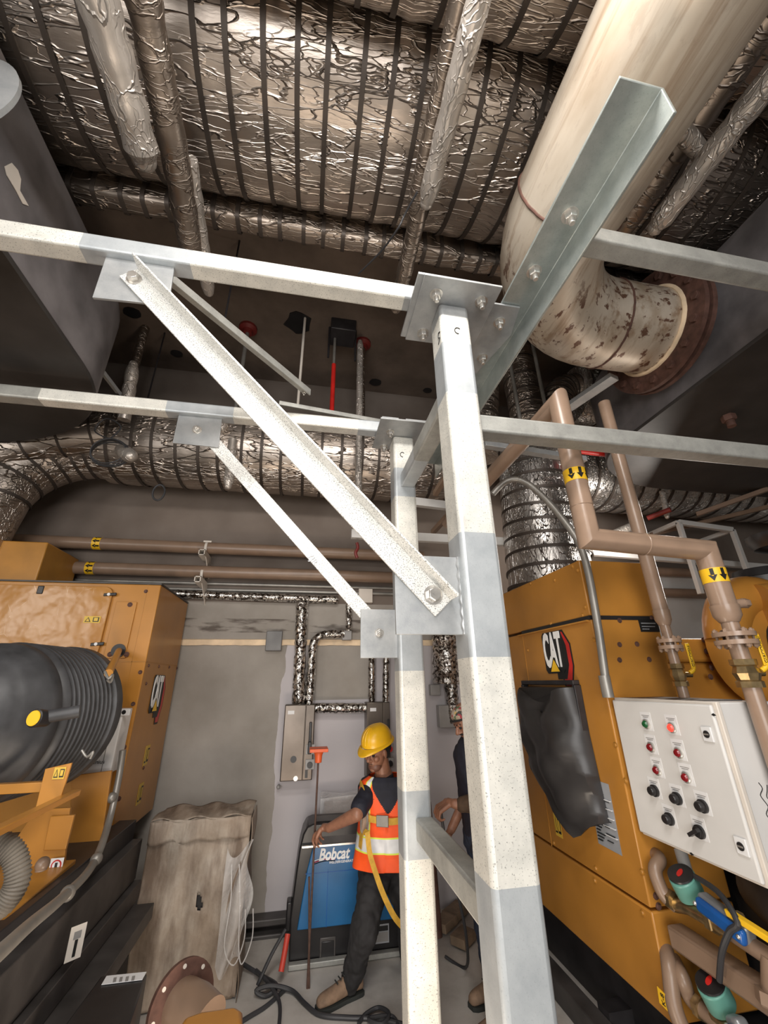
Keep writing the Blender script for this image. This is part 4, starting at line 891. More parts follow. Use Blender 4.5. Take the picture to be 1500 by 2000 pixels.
for px, py in ((215, 1161), (190, 1258)):
    p = at(px, py, y=YL - .022); l_ = obj('door_latch', G().obox(p, (.045, 0, .004), (0, .006, 0), (0, 0, .012)), 'black_plastic', dr, .004); obj('latch_cap', G().lathe(p + V((-.008, -.004, 0)), (0, -1, 0), [(0, .013), (.006, .011)], 16), 'label_white', l_)
p = at(79, 1152, y=YL - .022); obj('door_latch', G().obox(p, (.022, 0, 0), (0, .006, 0), (0, 0, .032)), 'black_plastic', dr, .008)
p = at(180, 1210, y=YL - .023); warn(dr, p, (1, 0, 0), (0, 0, 1), .115, .05)
q0 = at(233, 1178, y=YL); obj('inspection_plate', G().box(-1.49, -1.34, YL - .012, YL, .195, .62), 'yellow_paint', t, .002)
c = at(232, 1271, y=YL - .01); obj('grommet', G().lathe(c, (0, -1, 0), [(0, .05), (.012, .05), (.012, .03)], 24), 'black_plastic', t)
screws(t, [at(*q, y=YL - .012) for q in ((254, 1181), (215, 1278), (247, 1278))], (0, -1, 0), .014, 'rust')
screws(t, [at(*q, y=YL) for q in ((274, 1313), (260, 1375), (243, 1459), (232, 1560), (208, 1645), (285, 1155))], (0, -1, 0), .011, 'rust')
screws(t, [at(*q, x=XL) for q in ((290, 1300), (310, 1302), (330, 1303), (345, 1305), (285, 1335), (280, 1500), (215, 1638), (250, 1612))], (1, 0, 0), .009, 'rust')
c = at(306, 1366, x=XL); cat_badge(t, (XL + .002, c.y, c.z + .03), (0, 1, 0), (0, 0, 1), .34)
for px, py in ((286, 1475), (273, 1550)):
    p = at(px, py, x=XL); warn(t, (XL + .001, p.y, p.z), (0, 1, 0), (0, 0, 1), .10, .14)
# grey charger cabinet
q0 = at(130, 1400, y=3.42); q1 = at(245, 1515, y=3.42)
t = thing('charger_box', (q0.x, 3.5, q1.z), 'pale grey charger box behind the big air filter', 'box')
obj('box_body', G().box(-1.75, at(243, 1380, y=3.42).x, 3.42, 3.59, at(180, 1512, y=3.42).z, at(240, 1385, y=3.42).z), 'label_white', t, .006)
xe = at(225, 1385, y=3.42).x; obj('edge_trim', G().box(xe - .004, xe, 3.415, 3.42, at(180, 1510, y=3.42).z, at(240, 1387, y=3.42).z), 'grey_box', t)
p = at(178, 1489, y=3.418); text('maker_lettering', 'EnerGenius', .035, p, (1, 0, 0), (0, 0, 1), 'lettering_black', t, .001); text('maker_lettering', '●', .03, p + V((-.1, 0, 0)), (1, 0, 0), (0, 0, 1), 'lettering_black', t, .001)
p = at(242, 1391, y=3.41); deco(t, 'round_sticker', p, (1, 0, 0), (0, 0, 1), [('label_white', rect(-.05, .04, -.02, .02)), ('lettering_black', [(.014 * math.cos(a), .014 * math.sin(a)) for a in [i * PI / 8 for i in range(16)]])])
# air filter
t = thing('air_filter', (-1.5, 2.2, -.55), 'big black ribbed air filter drum on the left generator', 'air filter')
AX0 = V((-1.60, 2.26, -.15)); AX1 = V((-1.41, 3.12, -.155)); ad = (AX1 - AX0).normalized(); L = (AX1 - AX0).length
prof = [(0, .20), (.04, .21), (.06, .25), (.13, .30), (.16, .315), (.18, .335), (.25, .345), (.27, .365), (.33, .37), (.35, .355)]
for k in range(10):
    s_ = .37 + k * .036; prof += [(s_, .378), (s_ + .010, .378), (s_ + .017, .360), (s_ + .028, .360)]
prof += [(.735, .385), (.79, .385), (.83, .36), (.85, .2)]
fb = obj('filter_body', G().lathe(AX0, ad, prof, 64), 'rubber', t, sharp=50)
obj('inlet_boot', G().tube(smooth_path([AX0 + ad * .05, AX0 - ad * .16 + V((-.02, 0, 0)), AX0 - ad * .34 + V((-.08, 0, .0)), AX0 - ad * .42 + V((-.35, 0, .02))], 5), .185, 36), 'rubber', t)
cl = obj('hose_clamp', G().lathe(AX0 + ad * .0, ad, [(-.03, .18), (-.03, .200), (.0, .214), (.0, .175)], 48, caps=False), 'brass', t)
p = AX0 + V((-.02, -.0, .215)); obj('clamp_bolt', G().cyl(p + V((-.06, 0, .0)), p + V((.07, -.02, -.005)), .012).hexa(p + V((.02, -.01, 0)), (1, -.2, 0), .020, .03), 'bolt_metal', cl)
p = at(62, 1404, y=2.12); ic = obj('indicator_stem', G().cyl(p + V((0, .06, 0)), p + V((.13, .1, .02)), .026), 'rubber', t); obj('indicator_cap', G().lathe(p + V((0, .035, 0)), (-.35, -1, .1), [(-.05, .032), (.01, .036), (.012, .030)], 24), 'black_plastic', ic); obj('indicator_face', G().lathe(p + V((-.005, .022, 0.001)), (-.35, -1, .1), [(0, .030), (.004, .029)], 24), 'tape_yellow', ic)
# strap buckle and tan rod behind the filter
p = at(212, 1315, y=2.7); q = at(232, 1271, y=3.55)
obj('support_rod', G().tube([p, q], .022, 12), 'yellow_paint', t)
obj('wire_buckle', G().tube(smooth_path([at(205, 1312, y=2.6), at(212, 1325, y=2.58), at(220, 1318, y=2.6), at(216, 1332, y=2.62), at(210, 1328, y=2.6)], 4), .007, 8), 'conduit', t)
obj('wire_buckle', G().tube(smooth_path([at(160, 1465, y=2.5), at(170, 1478, y=2.5), at(182, 1468, y=2.5), at(176, 1482, y=2.5)], 4), .006, 8), 'conduit', t)
# filter shelf and brackets
t = thing('filter_bracket', (-1.6, 2.5, -.7), 'yellow bracket and tray holding the air filter', 'bracket')
q = [at(*p, y=2.3) for p in ((88, 1502), (140, 1490), (118, 1560), (68, 1582))]
obj('upright_plate', G().prism(q, (0, .012, 0)), 'yellow_paint', t, .002)
c = at(116, 1510, y=2.298); warn(t, c, (1, 0, 0), (0, 0, 1), .045, .045)
obj('shelf_edge', G().box(-2.6, at(80, 1540, y=2.32).x, 2.32, 2.36, at(40, 1550, y=2.32).z, at(40, 1530, y=2.32).z), 'yellow_paint', t, .003)
a_ = at(-40, 1640, y=1.8); b_ = at(148, 1548, y=2.4)
obj('slanting_bar', G().obox((a_ + b_) / 2, (b_ - a_) / 2, (0.0, .004, .012), (.02, 0, 0)), 'yellow_paint', t, .003)
t = thing('engine_mounting', (-1.8, 2.6, -1.5), 'yellow engine base plates under the left air filter', 'engine mounting')
q = [at(*p, y=3.3) for p in ((140, 1515), (218, 1505), (196, 1656), (133, 1660))]
obj('rear_plate', G().prism(q, (0, .02, 0)), 'yellow_paint', t, .003)
q = [at(*p, y=2.9) for p in ((70, 1580), (137, 1578), (122, 1712), (20, 1722), (30, 1640))]
obj('front_plate', G().prism(q, (0, .02, 0)), 'yellow_paint', t, .003)
q = [at(*p, y=2.88) for p in ((98, 1594), (145, 1592), (128, 1660), (84, 1662))]
obj('raised_cover', G().prism(q, (0, .02, 0)), 'yellow_paint', t, .004)
p = at(110, 1690, y=2.87); deco(t, 'warning_sticker', p, (1, 0, 0), (0, 0, 1), [('label_white', rect(-.03, .03, -.03, .03)), ('red_paint', [(.024 * math.cos(a), .024 * math.sin(a)) for a in [i * PI / 10 for i in range(20)]]), ('label_white', [(.018 * math.cos(a), .018 * math.sin(a)) for a in [i * PI / 10 for i in range(20)]]), ('lettering_black', rect(-.006, .006, -.012, .012))])
# ledge running along the aisle toward the viewer
xg = -1.12
a_ = at(146, 1692, x=xg); b_ = at(0, 1815, x=xg)
obj('ledge', G().prism([(xg, a_.y, a_.z), (xg, b_.y - .6, b_.z - .06), (xg, b_.y - .6, b_.z), (xg, a_.y, a_.z + .03)], (-1.2, 0, 0)), 'yellow_dark', t, .004)
obj('knob', G().cyl(at(80, 1700, y=2.5), at(82, 1690, y=2.5), .022).ball(at(83, 1688, y=2.5), .028, 8), 'tan_dim', t)
o = thing('corrugated_hose', at(20, 1660, y=2.0), 'grey corrugated hose arching at the left edge over the yellow ledge', 'hose')
hp = smooth_path([at(-40, 1640, y=2.0), at(0, 1648, y=2.0), at(28, 1672, y=2.0), at(34, 1720, y=2.0), at(10, 1762, y=2.0), at(-20, 1780, y=2.0)], 14)
obj('hose', G().tube(hp, 1, 16, rad=[.034 + .005 * (k % 2) for k in range(len(hp))]), 'hose_grey', o)
obj('upper_body', G().box(-4.3, at(85, 1110, y=3.9).x, 3.85, 4.4, .78, at(20, 1056, y=3.85).z), 'yellow_dark', thing('generator_housing', (-3, 4, .78), 'dark yellow housing above the left generator at the left edge', 'housing'), .01)
# black skid, channel, conduit of the left generator
t = thing('skid_frame', (-1.2, 2.5, FLOOR), 'dark steel skid rails under the left generator', 'skid')
xs_ = -1.0
def rail(name, x, p, q, h, mat, dx=-.5, bev=.004):
    a_ = at(*p, x=x); b_ = at(*q, x=x); zz_ = (a_.z + b_.z) / 2
    return obj(name, G().box(x + dx, x, min(a_.y, b_.y) - .8, min(3.71, max(a_.y, b_.y)), zz_ - h, zz_), mat, t, bev)
rail('upper_rail', -1.08, (286, 1590), (0, 1810), .17, 'black_steel', -1.2)
rail('middle_rail', -1.02, (290, 1640), (0, 1880), .22, 'dark_steel', -.2)
rail('lower_rail', -.98, (280, 1725), (130, 1880), .10, 'dark_steel', -.30)
a_ = at(298, 1785, x=-.86); rail('bottom_rail', -.86, (298, 1785), (200, 1890), .08, 'dark_steel', -.35)
obj('dark_base', G().box(-4.3, -1.25, .6, 4.4, FLOOR, -1.15), 'black_plastic', t)
obj('spring_mount', G().cyl((-1.05, 3.1, FLOOR), (-1.05, 3.1, -1.35), .10).cyl((-1.0, 2.7, -1.62), (-.96, 2.7, -1.62), .08), 'black_plastic', t)
p = at(141, 1841, x=-.97); deco(t, 'paper_tag', (-.955, p.y, p.z), (.75, .66, 0), (0, 0, 1), [('cream_paint', rect(-.032, .032, -.062, .062)), ('grey_box', rect(-.015, .015, .012, .04)), ('lettering_black', rect(-.006, .006, -.05, .01))])['label'] = 'pale paper tag with hook symbol'
t = thing('conduit', at(240, 1385, y=3.3), 'worn grey conduit sagging down along the left skid', 'conduit')
obj('tube', G().tube(smooth_path([at(240, 1465, y=3.38), at(232, 1520, y=3.38), at(214, 1600, y=3.3), at(195, 1660, y=3.1), at(170, 1705, y=2.85), at(120, 1755, y=2.4), at(60, 1805, y=1.95), at(0, 1860, y=1.6), at(-60, 1910, y=1.4)], 6), .020, 12), 'conduit', t)
for px, py, y in ((218, 1558, 3.33), (188, 1678, 3.0), (132, 1745, 2.5)): p = at(px, py, y=y); obj('conduit_clip', G().ball(p, .03, 8), 'conduit', t)
# black battery box with paper label bottom left
t = thing('battery_box', at(200, 1980, y=2.15), 'black flat box with a torn shipping label at the bottom left', 'box')
q = [at(*p, z=-1.22) for p in ((198, 1905), (288, 1900), (250, 2010), (120, 2010))]
obj('case', G().prism([(a.x, a.y, a.z) for a in q], (0, 0, -.22)), 'black_plastic', t, .008)
q = [at(*p, z=-1.218) for p in ((208, 1907), (286, 1899), (278, 1914), (198, 1924))]
obj('shipping_label', G().prism(q, (0, 0, .002)), 'label_white', t)
for k in range(4):
    q = [at(*p, z=-1.215) for p in ((222 + k * 12, 1910 - k), (228 + k * 12, 1909 - k), (226 + k * 12, 1918 - k), (220 + k * 12, 1919 - k))]; obj('label_print', G().prism(q, (0, 0, .001)), 'grey_box', t)
# ------------------------------------------------------------------ foreground flange and capped pipe, bottom
t = thing('pipe_spool', at(380, 1960, y=2.6), 'rusty flanged pipe spool with a yellow cap at the bottom edge', 'pipe spool')
c = at(352, 1962, y=2.75); ax = V((.62, -.72, .12)).normalized()
obj('flange', G().lathe(c, ax, [(0, .10), (0, .155), (.02, .155), (.02, .10)], 40), 'rust', t)
for k in range(8):
    a = 2 * PI * k / 8 + .2; u = ax.orthogonal().normalized(); w_ = ax.cross(u); p = c + (u * math.cos(a) + w_ * math.sin(a)) * .132 + ax * .019; obj('bolt_hole', G().lathe(p, ax, [(0, .009), (.003, .009)], 12), 'cream_paint', t)
obj('pipe', G().tube([c, c + ax * .12, c + ax * .20 + V((.02, 0, -.03))], .095, 28), 'tan_dim', t)
q = [at(*p, z=-1.22) for p in ((358, 1985), (395, 1972), (462, 1962), (475, 1972), (474, 2010), (350, 2010))]
obj('end_cap', G().prism(q, (0, 0, -.12)), 'yellow_paint', t, .02, 3)
# ------------------------------------------------------------------ crate under torn paper
t = thing('wrapped_crate', (-.63, 3.9, FLOOR), 'tall stained crate in torn paper and plastic film leaning by the back wall', 'crate')
cx0, cx1, cy0, cy1, ctop = -.985, -.305, 3.74, 4.1, -.905
def sheet(nu, nv, fn): return G().rings([[fn(i / (nu - 1), j / (nv - 1)) for j in range(nv)] for i in range(nu)], caps=False, closed=False)
obj('crate_body', G().box(cx0 + .015, cx1 - .015, cy0 + .015, cy1, FLOOR, ctop - .02), 'cardboard', t, .015)
def shf(a, b_): return (cx0 + (cx1 - cx0) * a, cy0 - .012 - .010 * math.sin(a * 21 + b_ * 4) - .010 * math.sin(b_ * 13 + a * 5) - .012 * math.sin(a * 7 - b_ * 9), ctop + .015 - (ctop - FLOOR) * 1.0 * b_ + .012 * math.sin(a * 17) * (1 - b_))
ff = sheet(60, 60, shf); f2 = []
for f in ff.f:
    i = f[0] // 60; j = f[0] % 60; a = i / 59; b_ = j / 59
    if ((a - .56) / .035) ** 2 + ((b_ - .47 - (a - .56) * .6) / .05) ** 2 < 1: continue
    f2.append(f)
ff.f = f2; ff.m = [0] * len(f2)
o = obj('torn_paper', ff, 'cardboard', t, recalc=False); md = o.modifiers.new('solid', 'SOLIDIFY'); md.thickness = .004
obj('tear_hole', G().box(cx0 + .35, cx0 + .42, cy0 + .005, cy0 + .016, FLOOR + .43, FLOOR + .55), 'black_plastic', t)
o = obj('paper_flap', sheet(30, 8, lambda a, b_: (cx0 + (cx1 - cx0) * a, cy0 - .035 - .014 * math.sin(a * 19), ctop + .02 - .13 * b_ - .01 * math.sin(a * 23) * b_)), 'cardboard', t, recalc=False); o.modifiers.new('solid', 'SOLIDIFY').thickness = .004
obj('paper_top', sheet(30, 12, lambda a, b_: (cx0 + (cx1 - cx0) * a, cy0 - .03 + (cy1 - cy0 + .03) * b_, ctop + .02 + .012 * math.sin(a * 17 + b_ * 5))), 'cardboard', t, recalc=False).modifiers.new('solid', 'SOLIDIFY').thickness = .004
obj('side_paper', sheet(12, 30, lambda a, b_: (cx1 + .006 + .010 * math.sin(b_ * 15), cy0 - .02 + (cy1 - cy0) * a, ctop - (ctop - FLOOR) * b_)), 'cardboard', t, recalc=False).modifiers.new('solid', 'SOLIDIFY').thickness = .004
o = obj('plastic_film', sheet(24, 40, lambda a, b_: (cx1 - .14 + .17 * a + .03 * math.sin(b_ * 9 + a * 3) * a, cy0 - .05 - .03 * math.sin(a * 8 + b_ * 6), ctop - .16 - .62 * b_ - .05 * math.sin(a * 5))), 'plastic_film', t, recalc=False)
for k in range(2):
    p = V((cx1 - .10 + .05 * k, cy0 - .06, ctop - .25)); obj('film_fold', G().tube(smooth_path([p, p + V((.02 + .01 * k, -.01, -.2)), p + V((.01 + .04 * k, -.02, -.42)), p + V((.08, -.01, -.52)), p + V((.13, 0, -.40)), p + V((.12, 0, -.25))], 5), .004, 8), 'plastic_film', t)
# ------------------------------------------------------------------ pipes and conduits on the back wall
def wall_pipe(lab, x0, x1, y, z, r, mat, marks=()):
    t = thing('tan_pipe', (x0, y, z), lab, 'pipe', 'tan pipes along the back wall'); obj('pipe', G().cyl((x0, y, z), (x1, y, z), r, n=24), mat, t)
    for mx in marks: arrows(t, (mx, y, z), r, (1, 0, 0), hw=.075)
    return t
yw = 4.38
wall_pipe('upper of the two tan pipes along the back wall on the left', -3.6, 1.3, yw, at(200, 1062, y=yw).z, .062, 'tan_dim', (at(187, 1057, y=yw - .06).x,))
wall_pipe('lower of the two tan pipes along the back wall on the left', -3.6, 1.1, yw, at(250, 1112, y=yw).z, .062, 'tan_dim', (at(173, 1107, y=yw - .06).x,))
wall_pipe('tan pipe along the back wall at the right behind the drop pipes', 2.6, 6.4, 4.4, at(1320, 1118, y=4.4).z, .06, 'tan_paint')
wall_pipe('lower tan pipe along the back wall at the right above the engine', 2.6, 6.4, 4.4, at(1330, 1158, y=4.4).z, .055, 'tan_paint')
for py, g_ in ((1140, 'conduit'), (1152, 'conduit'), (1060, None)):
    if not g_: continue
    z = at(420, py, y=4.5).z; o = obj('conduit', G().cyl((-3.6, 4.50, z), (1.6, 4.50, z), .018, n=12), g_); tag(o, 'thin grey conduit along the back wall, %s of the pair under the tan pipes' % ('upper' if py == 1140 else 'lower'), 'conduit')
for px, py, z_ in ((396, 1081, 'upper'), (388, 1133, 'lower')):
    p = at(px, py, y=4.25); t = thing('pipe_bracket', p, 'white square tube bracket under the %s tan wall pipe' % z_, 'bracket')
    g = G(); a = .030; b_ = .022
    g.rings([[(p.x - a, 4.2, p.z - a), (p.x + a, 4.2, p.z - a), (p.x + a, 4.2, p.z + a), (p.x - a, 4.2, p.z + a)], [(p.x - a, WALL - .03, p.z - a), (p.x + a, WALL - .03, p.z - a), (p.x + a, WALL - .03, p.z + a), (p.x - a, WALL - .03, p.z + a)]][::1] , caps=False)
    g.rings([[(p.x - b_, 4.2, p.z - b_), (p.x + b_, 4.2, p.z - b_), (p.x + b_, 4.2, p.z + b_), (p.x - b_, 4.2, p.z + b_)], [(p.x - b_, WALL - .03, p.z - b_), (p.x + b_, WALL - .03, p.z - b_), (p.x + b_, WALL - .03, p.z + b_), (p.x - b_, WALL - .03, p.z + b_)]], caps=False)
    for s_ in (-1, 1): g.box(p.x + s_ * (a + b_) / 2 - .004, p.x + s_ * (a + b_) / 2 + .004, 4.2, 4.205, p.z - a, p.z + a); g.box(p.x - a, p.x + a, 4.2, 4.205, p.z + s_ * (a + b_) / 2 - .004, p.z + s_ * (a + b_) / 2 + .004)
    obj('bracket_arm', g, 'cream_paint', t); obj('gusset', G().prism([(p.x + a, 4.25, p.z - a), (p.x + a, WALL - .03, p.z - a), (p.x + a, WALL - .03, p.z - .2)], (.006, 0, 0)), 'cream_paint', t)
    obj('pipe_clamp', G().lathe((p.x, yw, p.z + .095), (1, 0, 0), [(-.012, .062), (-.012, .068), (.012, .068), (.012, .062)], 24, caps=False).box(p.x - .04, p.x + .04, yw - .02, yw + .02, p.z + .155, p.z + .175), 'cream_paint', t)
def fw(lab, pts, r, y=4.46, group='foil wrapped conduits on the back wall'):
    P = [V((at(a, b_, y=y).x, y, at(a, b_, y=y).z)) for a, b_ in pts]; P = bend(P, .14) if len(P) > 2 else P
    L = sum((P[i + 1] - P[i]).length for i in range(len(P) - 1)); n = int(L / .03); q = []; acc = []
    for k in range(n + 1):
        s_ = L * k / n; i = 0
        while i < len(P) - 2 and s_ > (P[i + 1] - P[i]).length: s_ -= (P[i + 1] - P[i]).length; i += 1
        q.append(P[i] + (P[i + 1] - P[i]).normalized() * min(s_, (P[i + 1] - P[i]).length)); acc.append(r * (1 + .09 * random.uniform(-1, 1)))
    o = obj('foil_conduit', G().tube(q, 1, 16, rad=acc), 'foil_small'); tag(o, lab, 'conduit', group); return o
fw('thick foil conduit dropping to the left stainless panel', [(590, 1178), (583, 1376)], .062)
fw('foil conduit bending down from the small grey box to the left stainless panel', [(672, 1238), (612, 1240), (604, 1376)], .042)
fw('short foil conduit above the small grey box', [(681, 1180), (681, 1232)], .035)
fw('foil conduit linking the two stainless panels', [(612, 1383), (718, 1383)], .045)
fw('left foil conduit dropping to the right stainless panel', [(726, 1235), (726, 1374)], .035)
fw('right foil conduit dropping to the right stainless panel', [(755, 1235), (753, 1374)], .035)
fw('long crumpled foil conduit along the wall under the tan pipes', [(345, 1160), (660, 1172)], .042)
fw('wide foil duct dropping between the two columns', [(868, 1200), (872, 1336)], .14, 4.36)
fw('narrow foil conduit under the wide foil duct between the columns', [(880, 1330), (888, 1412)], .07)
def wbox(nm, lab, x0, y0, x1, y1, d, mat, y=WALL - .02, cat='box', bev=.006):
    p = at(x0, y0, y=y - d); q = at(x1, y1, y=y - d); o = obj(nm, G().box(p.x, q.x, y - d, y, q.z, p.z), mat, None, bev); tag(o, lab, cat); return o
wbox('junction_box', 'small grey box joining the foil conduits', 669, 1231, 687, 1250, .07, 'grey_box')
wbox('junction_box', 'cream box on the wall above the rear gusset plate', 701, 1149, 728, 1177, .06, 'cream_paint')
wbox('junction_box', 'weathered grey box bridging the foam filled slot in the wall', 521, 1232, 549, 1271, .05, 'box_dark')
wbox('junction_box', 'small grey box left of the narrow foil conduit between the columns', 841, 1337, 861, 1358, .08, 'grey_box')
wbox('junction_box', 'larger grey box behind the flower capped person', 857, 1378, 912, 1420, .10, 'grey_box')
def panel(lab, tl, br, ysurf=4.36):
    p = at(*tl, y=ysurf); q = at(*br, y=ysurf); t = thing('switch_panel', ((p.x + q.x) / 2, ysurf, q.z), lab, 'panel', None)
    xm = p.x + (q.x - p.x) * .70
    obj('enclosure', G().box(p.x, q.x, ysurf + .012, WALL, q.z, p.z), 'stainless', t, .004)
    obj('panel_door', G().box(p.x + .004, xm - .003, ysurf, ysurf + .012, q.z + .004, p.z - .004), 'stainless', t, .004)
    sp = obj('side_cover', G().box(xm, q.x - .004, ysurf, ysurf + .012, q.z + .004, p.z - .004), 'stainless', t, .004)
    obj('rotary_handle', G().obox((xm + .05, ysurf - .012, p.z - .28), (.012, 0, 0), (0, .012, 0), (0, 0, .13)).obox((xm + .05, ysurf - .03, p.z - .36), (.016, 0, 0), (0, .012, 0), (0, 0, .05)), 'black_plastic', sp, .006)
    obj('door_hole', G().lathe((p.x + .24 * (q.x - p.x) * 1.6, ysurf, q.z + .17), (0, -1, 0), [(0, .028), (.003, .028)], 20), 'black_plastic', t)
    for dz, mm in ((.24, 'red_paint'), (.12, 'black_plastic')):
        b_ = obj('button_plate', G().box(xm + .02, xm + .10, ysurf - .008, ysurf, q.z + dz - .035, q.z + dz + .045), 'label_white' if 0 else 'grey_box', t, .002); obj('push_button', G().lathe((xm + .06, ysurf - .008, q.z + dz), (0, -1, 0), [(0, .026), (.02, .024)], 20), mm, b_)
    obj('small_window', G().box(xm + .02, xm + .045, ysurf - .006, ysurf, p.z - .60, p.z - .54), 'black_plastic', t); obj('key_lock', G().lathe((xm - .06, ysurf, p.z - .60), (0, -1, 0), [(0, .02), (.004, .02)], 18), 'bolt_metal', t)
    obj('name_tag', G().box(p.x + .03, p.x + .09, ysurf - .003, ysurf, p.z - .08, p.z - .05), 'label_white', t)
    return t
panel('left stainless switch panel on the back wall with red button', (557, 1377), (609, 1524))
panel('right stainless switch panel on the back wall behind the yellow helmet', (717, 1372), (764, 1520))
p = at(544, 1534, y=WALL - .03); o = obj('anchor_stub', G().cyl(p + V((0, .03, 0)), p + V((.02, -.03, -.01)), .008, n=8).ball(p + V((0, -.02, -.01)), .018, 6), 'grey_box'); tag(o, 'small anchor stub on the wall left of the left stainless panel', 'anchor')
bg = G()
z0 = at(520, 1792, y=4.5).z
for k, (dz, r) in enumerate(((0, .03), (-.09, .035), (-.19, .05))):
    o = obj('floor_duct', G().box(-1.2, .3, 4.42 - .02 * k, WALL, z0 + dz - r, z0 + dz + r * .6), 'dark_steel' if k < 2 else 'galv_dull', None, .01); tag(o, '%s dark trunking ledge along the foot of the back wall' % ('upper', 'middle', 'lowest')[k], 'trunking')
# white framework high at the back
def bar(lab, a, b_, y0, y1, h, w_=.06, mat='white_paint', nm='white_channel', cat='channel', grp=None):
    A = at(*a, y=y0); B = at(*b_, y=y1); d = (B - A) / 2; s_ = V((d.y, -d.x, 0)).normalized() * w_ / 2
    t = obj(nm, G().obox((A + B) / 2, d, s_, (0, 0, h / 2)), mat, None, .004); tag(t, lab, cat, grp); return t
bar('white channel between the columns, upper of the two', (806, 980), (905, 992), 3.6, 3.6, .085)
bar('long white channel with red tag crossing behind the columns', (686, 1043), (1010, 1060), 3.7, 3.7, .085)
p = at(697, 1060, y=3.65); o = obj('red_tag', G().tube(smooth_path([p, p + V((.01, 0, -.05)), p + V((-.01, 0, -.10)), p + V((.005, 0, -.15))], 4), .015, 8), 'dark_red'); tag(o, 'red rag tied to the left end of the white channel', 'tag')
bar('long white ledge behind the right generator', (1140, 1078), (1500, 1108), 4.0, 4.0, .07)
FRM = thing('pipe_rack', at(1380, 1085, y=3.8), 'raised white rectangular steel frame at the right below the back duct', 'frame')
def bpart(nm, A, B, h, w_=.05):
    A = V(A); B = V(B); d = (B - A) / 2; s_ = d.cross(V((0, 0, 1)) if abs(d.normalized().z) < .8 else V((1, 0, 0))).normalized() * w_ / 2; obj(nm, G().obox((A + B) / 2, d, s_, d.cross(s_).normalized() * h / 2), 'white_paint', FRM, .004)
f0, f1, f2, f3 = at(1325, 1020, y=3.8), at(1430, 1035, y=3.8), at(1345, 1090, y=3.8), at(1440, 1090, y=3.8)
bpart('rail', f0, f1, .06); bpart('post', f0, V((f0.x, 3.8, .86)), .05); bpart('post', f1, V((f1.x, 3.8, .86)), .05)
bpart('side_arm', f0, V((f0.x, WALL - .03, f0.z)), .05); bpart('side_arm', f1, V((f1.x, WALL - .03, f1.z)), .05); bpart('rear_rail', V((f0.x, 4.4, f0.z)), V((f1.x, 4.4, f1.z)), .05)
o = obj('white_sheet', G().box(3.0, 7.0, 4.47, 4.51, .18, 1.3), 'white_paint'); tag(o, 'white sheet on the back wall behind the right tan pipes', 'panel')
bar('tan pipe stub slanting behind the columns, upper', (850, 965), (890, 900), 3.3, 2.9, .05, .05, 'tan_dim', 'tan_bar', 'pipe')
bar('tan bar slanting between the two white channels', (845, 1040), (890, 990), 3.9, 3.5, .05, .05, 'tan_dim', 'tan_bar', 'pipe')
bar('brown pipe slanting up to the right edge below the right silencer', (1360, 1005), (1500, 955), 3.7, 3.2, .05, .05, 'tan_dim', 'tan_bar', 'pipe')
bar('brown pipe slanting behind the raised white frame at the right', (1270, 1045), (1500, 990), 4.2, 3.6, .05, .05, 'tan_dim', 'tan_bar', 'pipe')
t = thing('sprinkler_pipe', at(1130, 880, y=3.3), 'bright red sprinkler pipe behind the middle right beam', 'pipe'); obj('pipe', G().cyl(at(1120, 878, y=3.0), at(1220, 890, y=3.0), .035), 'red_paint', t)
t = thing('sprinkler_pipe', at(1270, 1010, y=3.6), 'dark red sprinkler pipe slanting under the right back duct', 'pipe'); obj('pipe', G().cyl(at(1265, 1012, y=3.6), at(1310, 995, y=3.4), .028), 'dark_red', t)
wrapped('foil pipe end with dark nozzle under the right back duct', [at(1230, 1030, y=3.9), at(1172, 1055, y=3.9) + V((0, .0, 0))], .05, group=None)
wrapped('slim foil hanger dropping at the right edge of the silencer base', [at(1293, 960, y=3.55), at(1303, 1010, y=3.55)], .03, group=None)
# ------------------------------------------------------------------ welder generator
YM = 3.98
t = thing('welder_generator', (.45, 4.2, FLOOR), 'blue and black wheeled-case welding generator standing by the back wall', 'welder')
def W(px, py, y=YM): p = at(px, py, y=y); return V((p.x, y, p.z))
out = [W(563, 1886), W(566, 1800), W(577, 1715), W(585, 1660), W(592, 1632), W(600, 1617), W(612, 1612)]
xr = .96
out += [V((xr - .05, YM, out[-1].z - .01)), V((xr, YM, out[-1].z - .06)), V((xr, YM, W(563, 1886).z))]
obj('case', G().prism([p + V((0, .03, 0)) for p in out], (0, .28, 0)), 'black_plastic', t, .012)
ptop = [W(612, 1653), W(600, 1700), W(590, 1760), W(580, 1818)]
bl = ptop + [V((xr - .05, YM, ptop[-1].z)), V((xr - .05, YM, ptop[0].z))]
bp = obj('front_panel', G().prism(bl, (0, .035, 0)), 'blue_paint', t, .006); bp['label'] = 'blue front panel'
zt = ptop[0].z
obj('control_panel', G().prism([V((W(612, 1653).x, YM - .004, zt + .004)), V((xr - .05, YM - .004, zt + .004)), V((xr - .06, YM + .12, zt + .17)), V((W(612, 1653).x + .01, YM + .12, zt + .17))], (0, .03, 0)), 'steel_grey' if 0 else 'dark_steel', t, .004)
obj('chrome_line', G().box(W(590, 1653).x, xr - .04, YM - .012, YM, zt - .004, zt + .008), 'bolt_metal', t)
for px in (640, 655, 668):
    c = at(px, 1630, y=YM + .06); obj('panel_label', G().obox((c.x, YM + .045, zt + .09), (.018, 0, 0), (0, .012, .016), (0, -.001, .001)), 'tan_paint', t) if px == 655 else obj('dial', G().cyl((c.x, YM + .06, zt + .085), (c.x, YM + .035, zt + .10), .014), 'black_plastic', t)
c = W(652, 1668); text('brand_lettering', 'Bobcat', .105, (c.x, YM - .003, c.z), (1, 0, 0), (0, 0, 1), 'lettering_white', t, .002, .25, .003, .80)
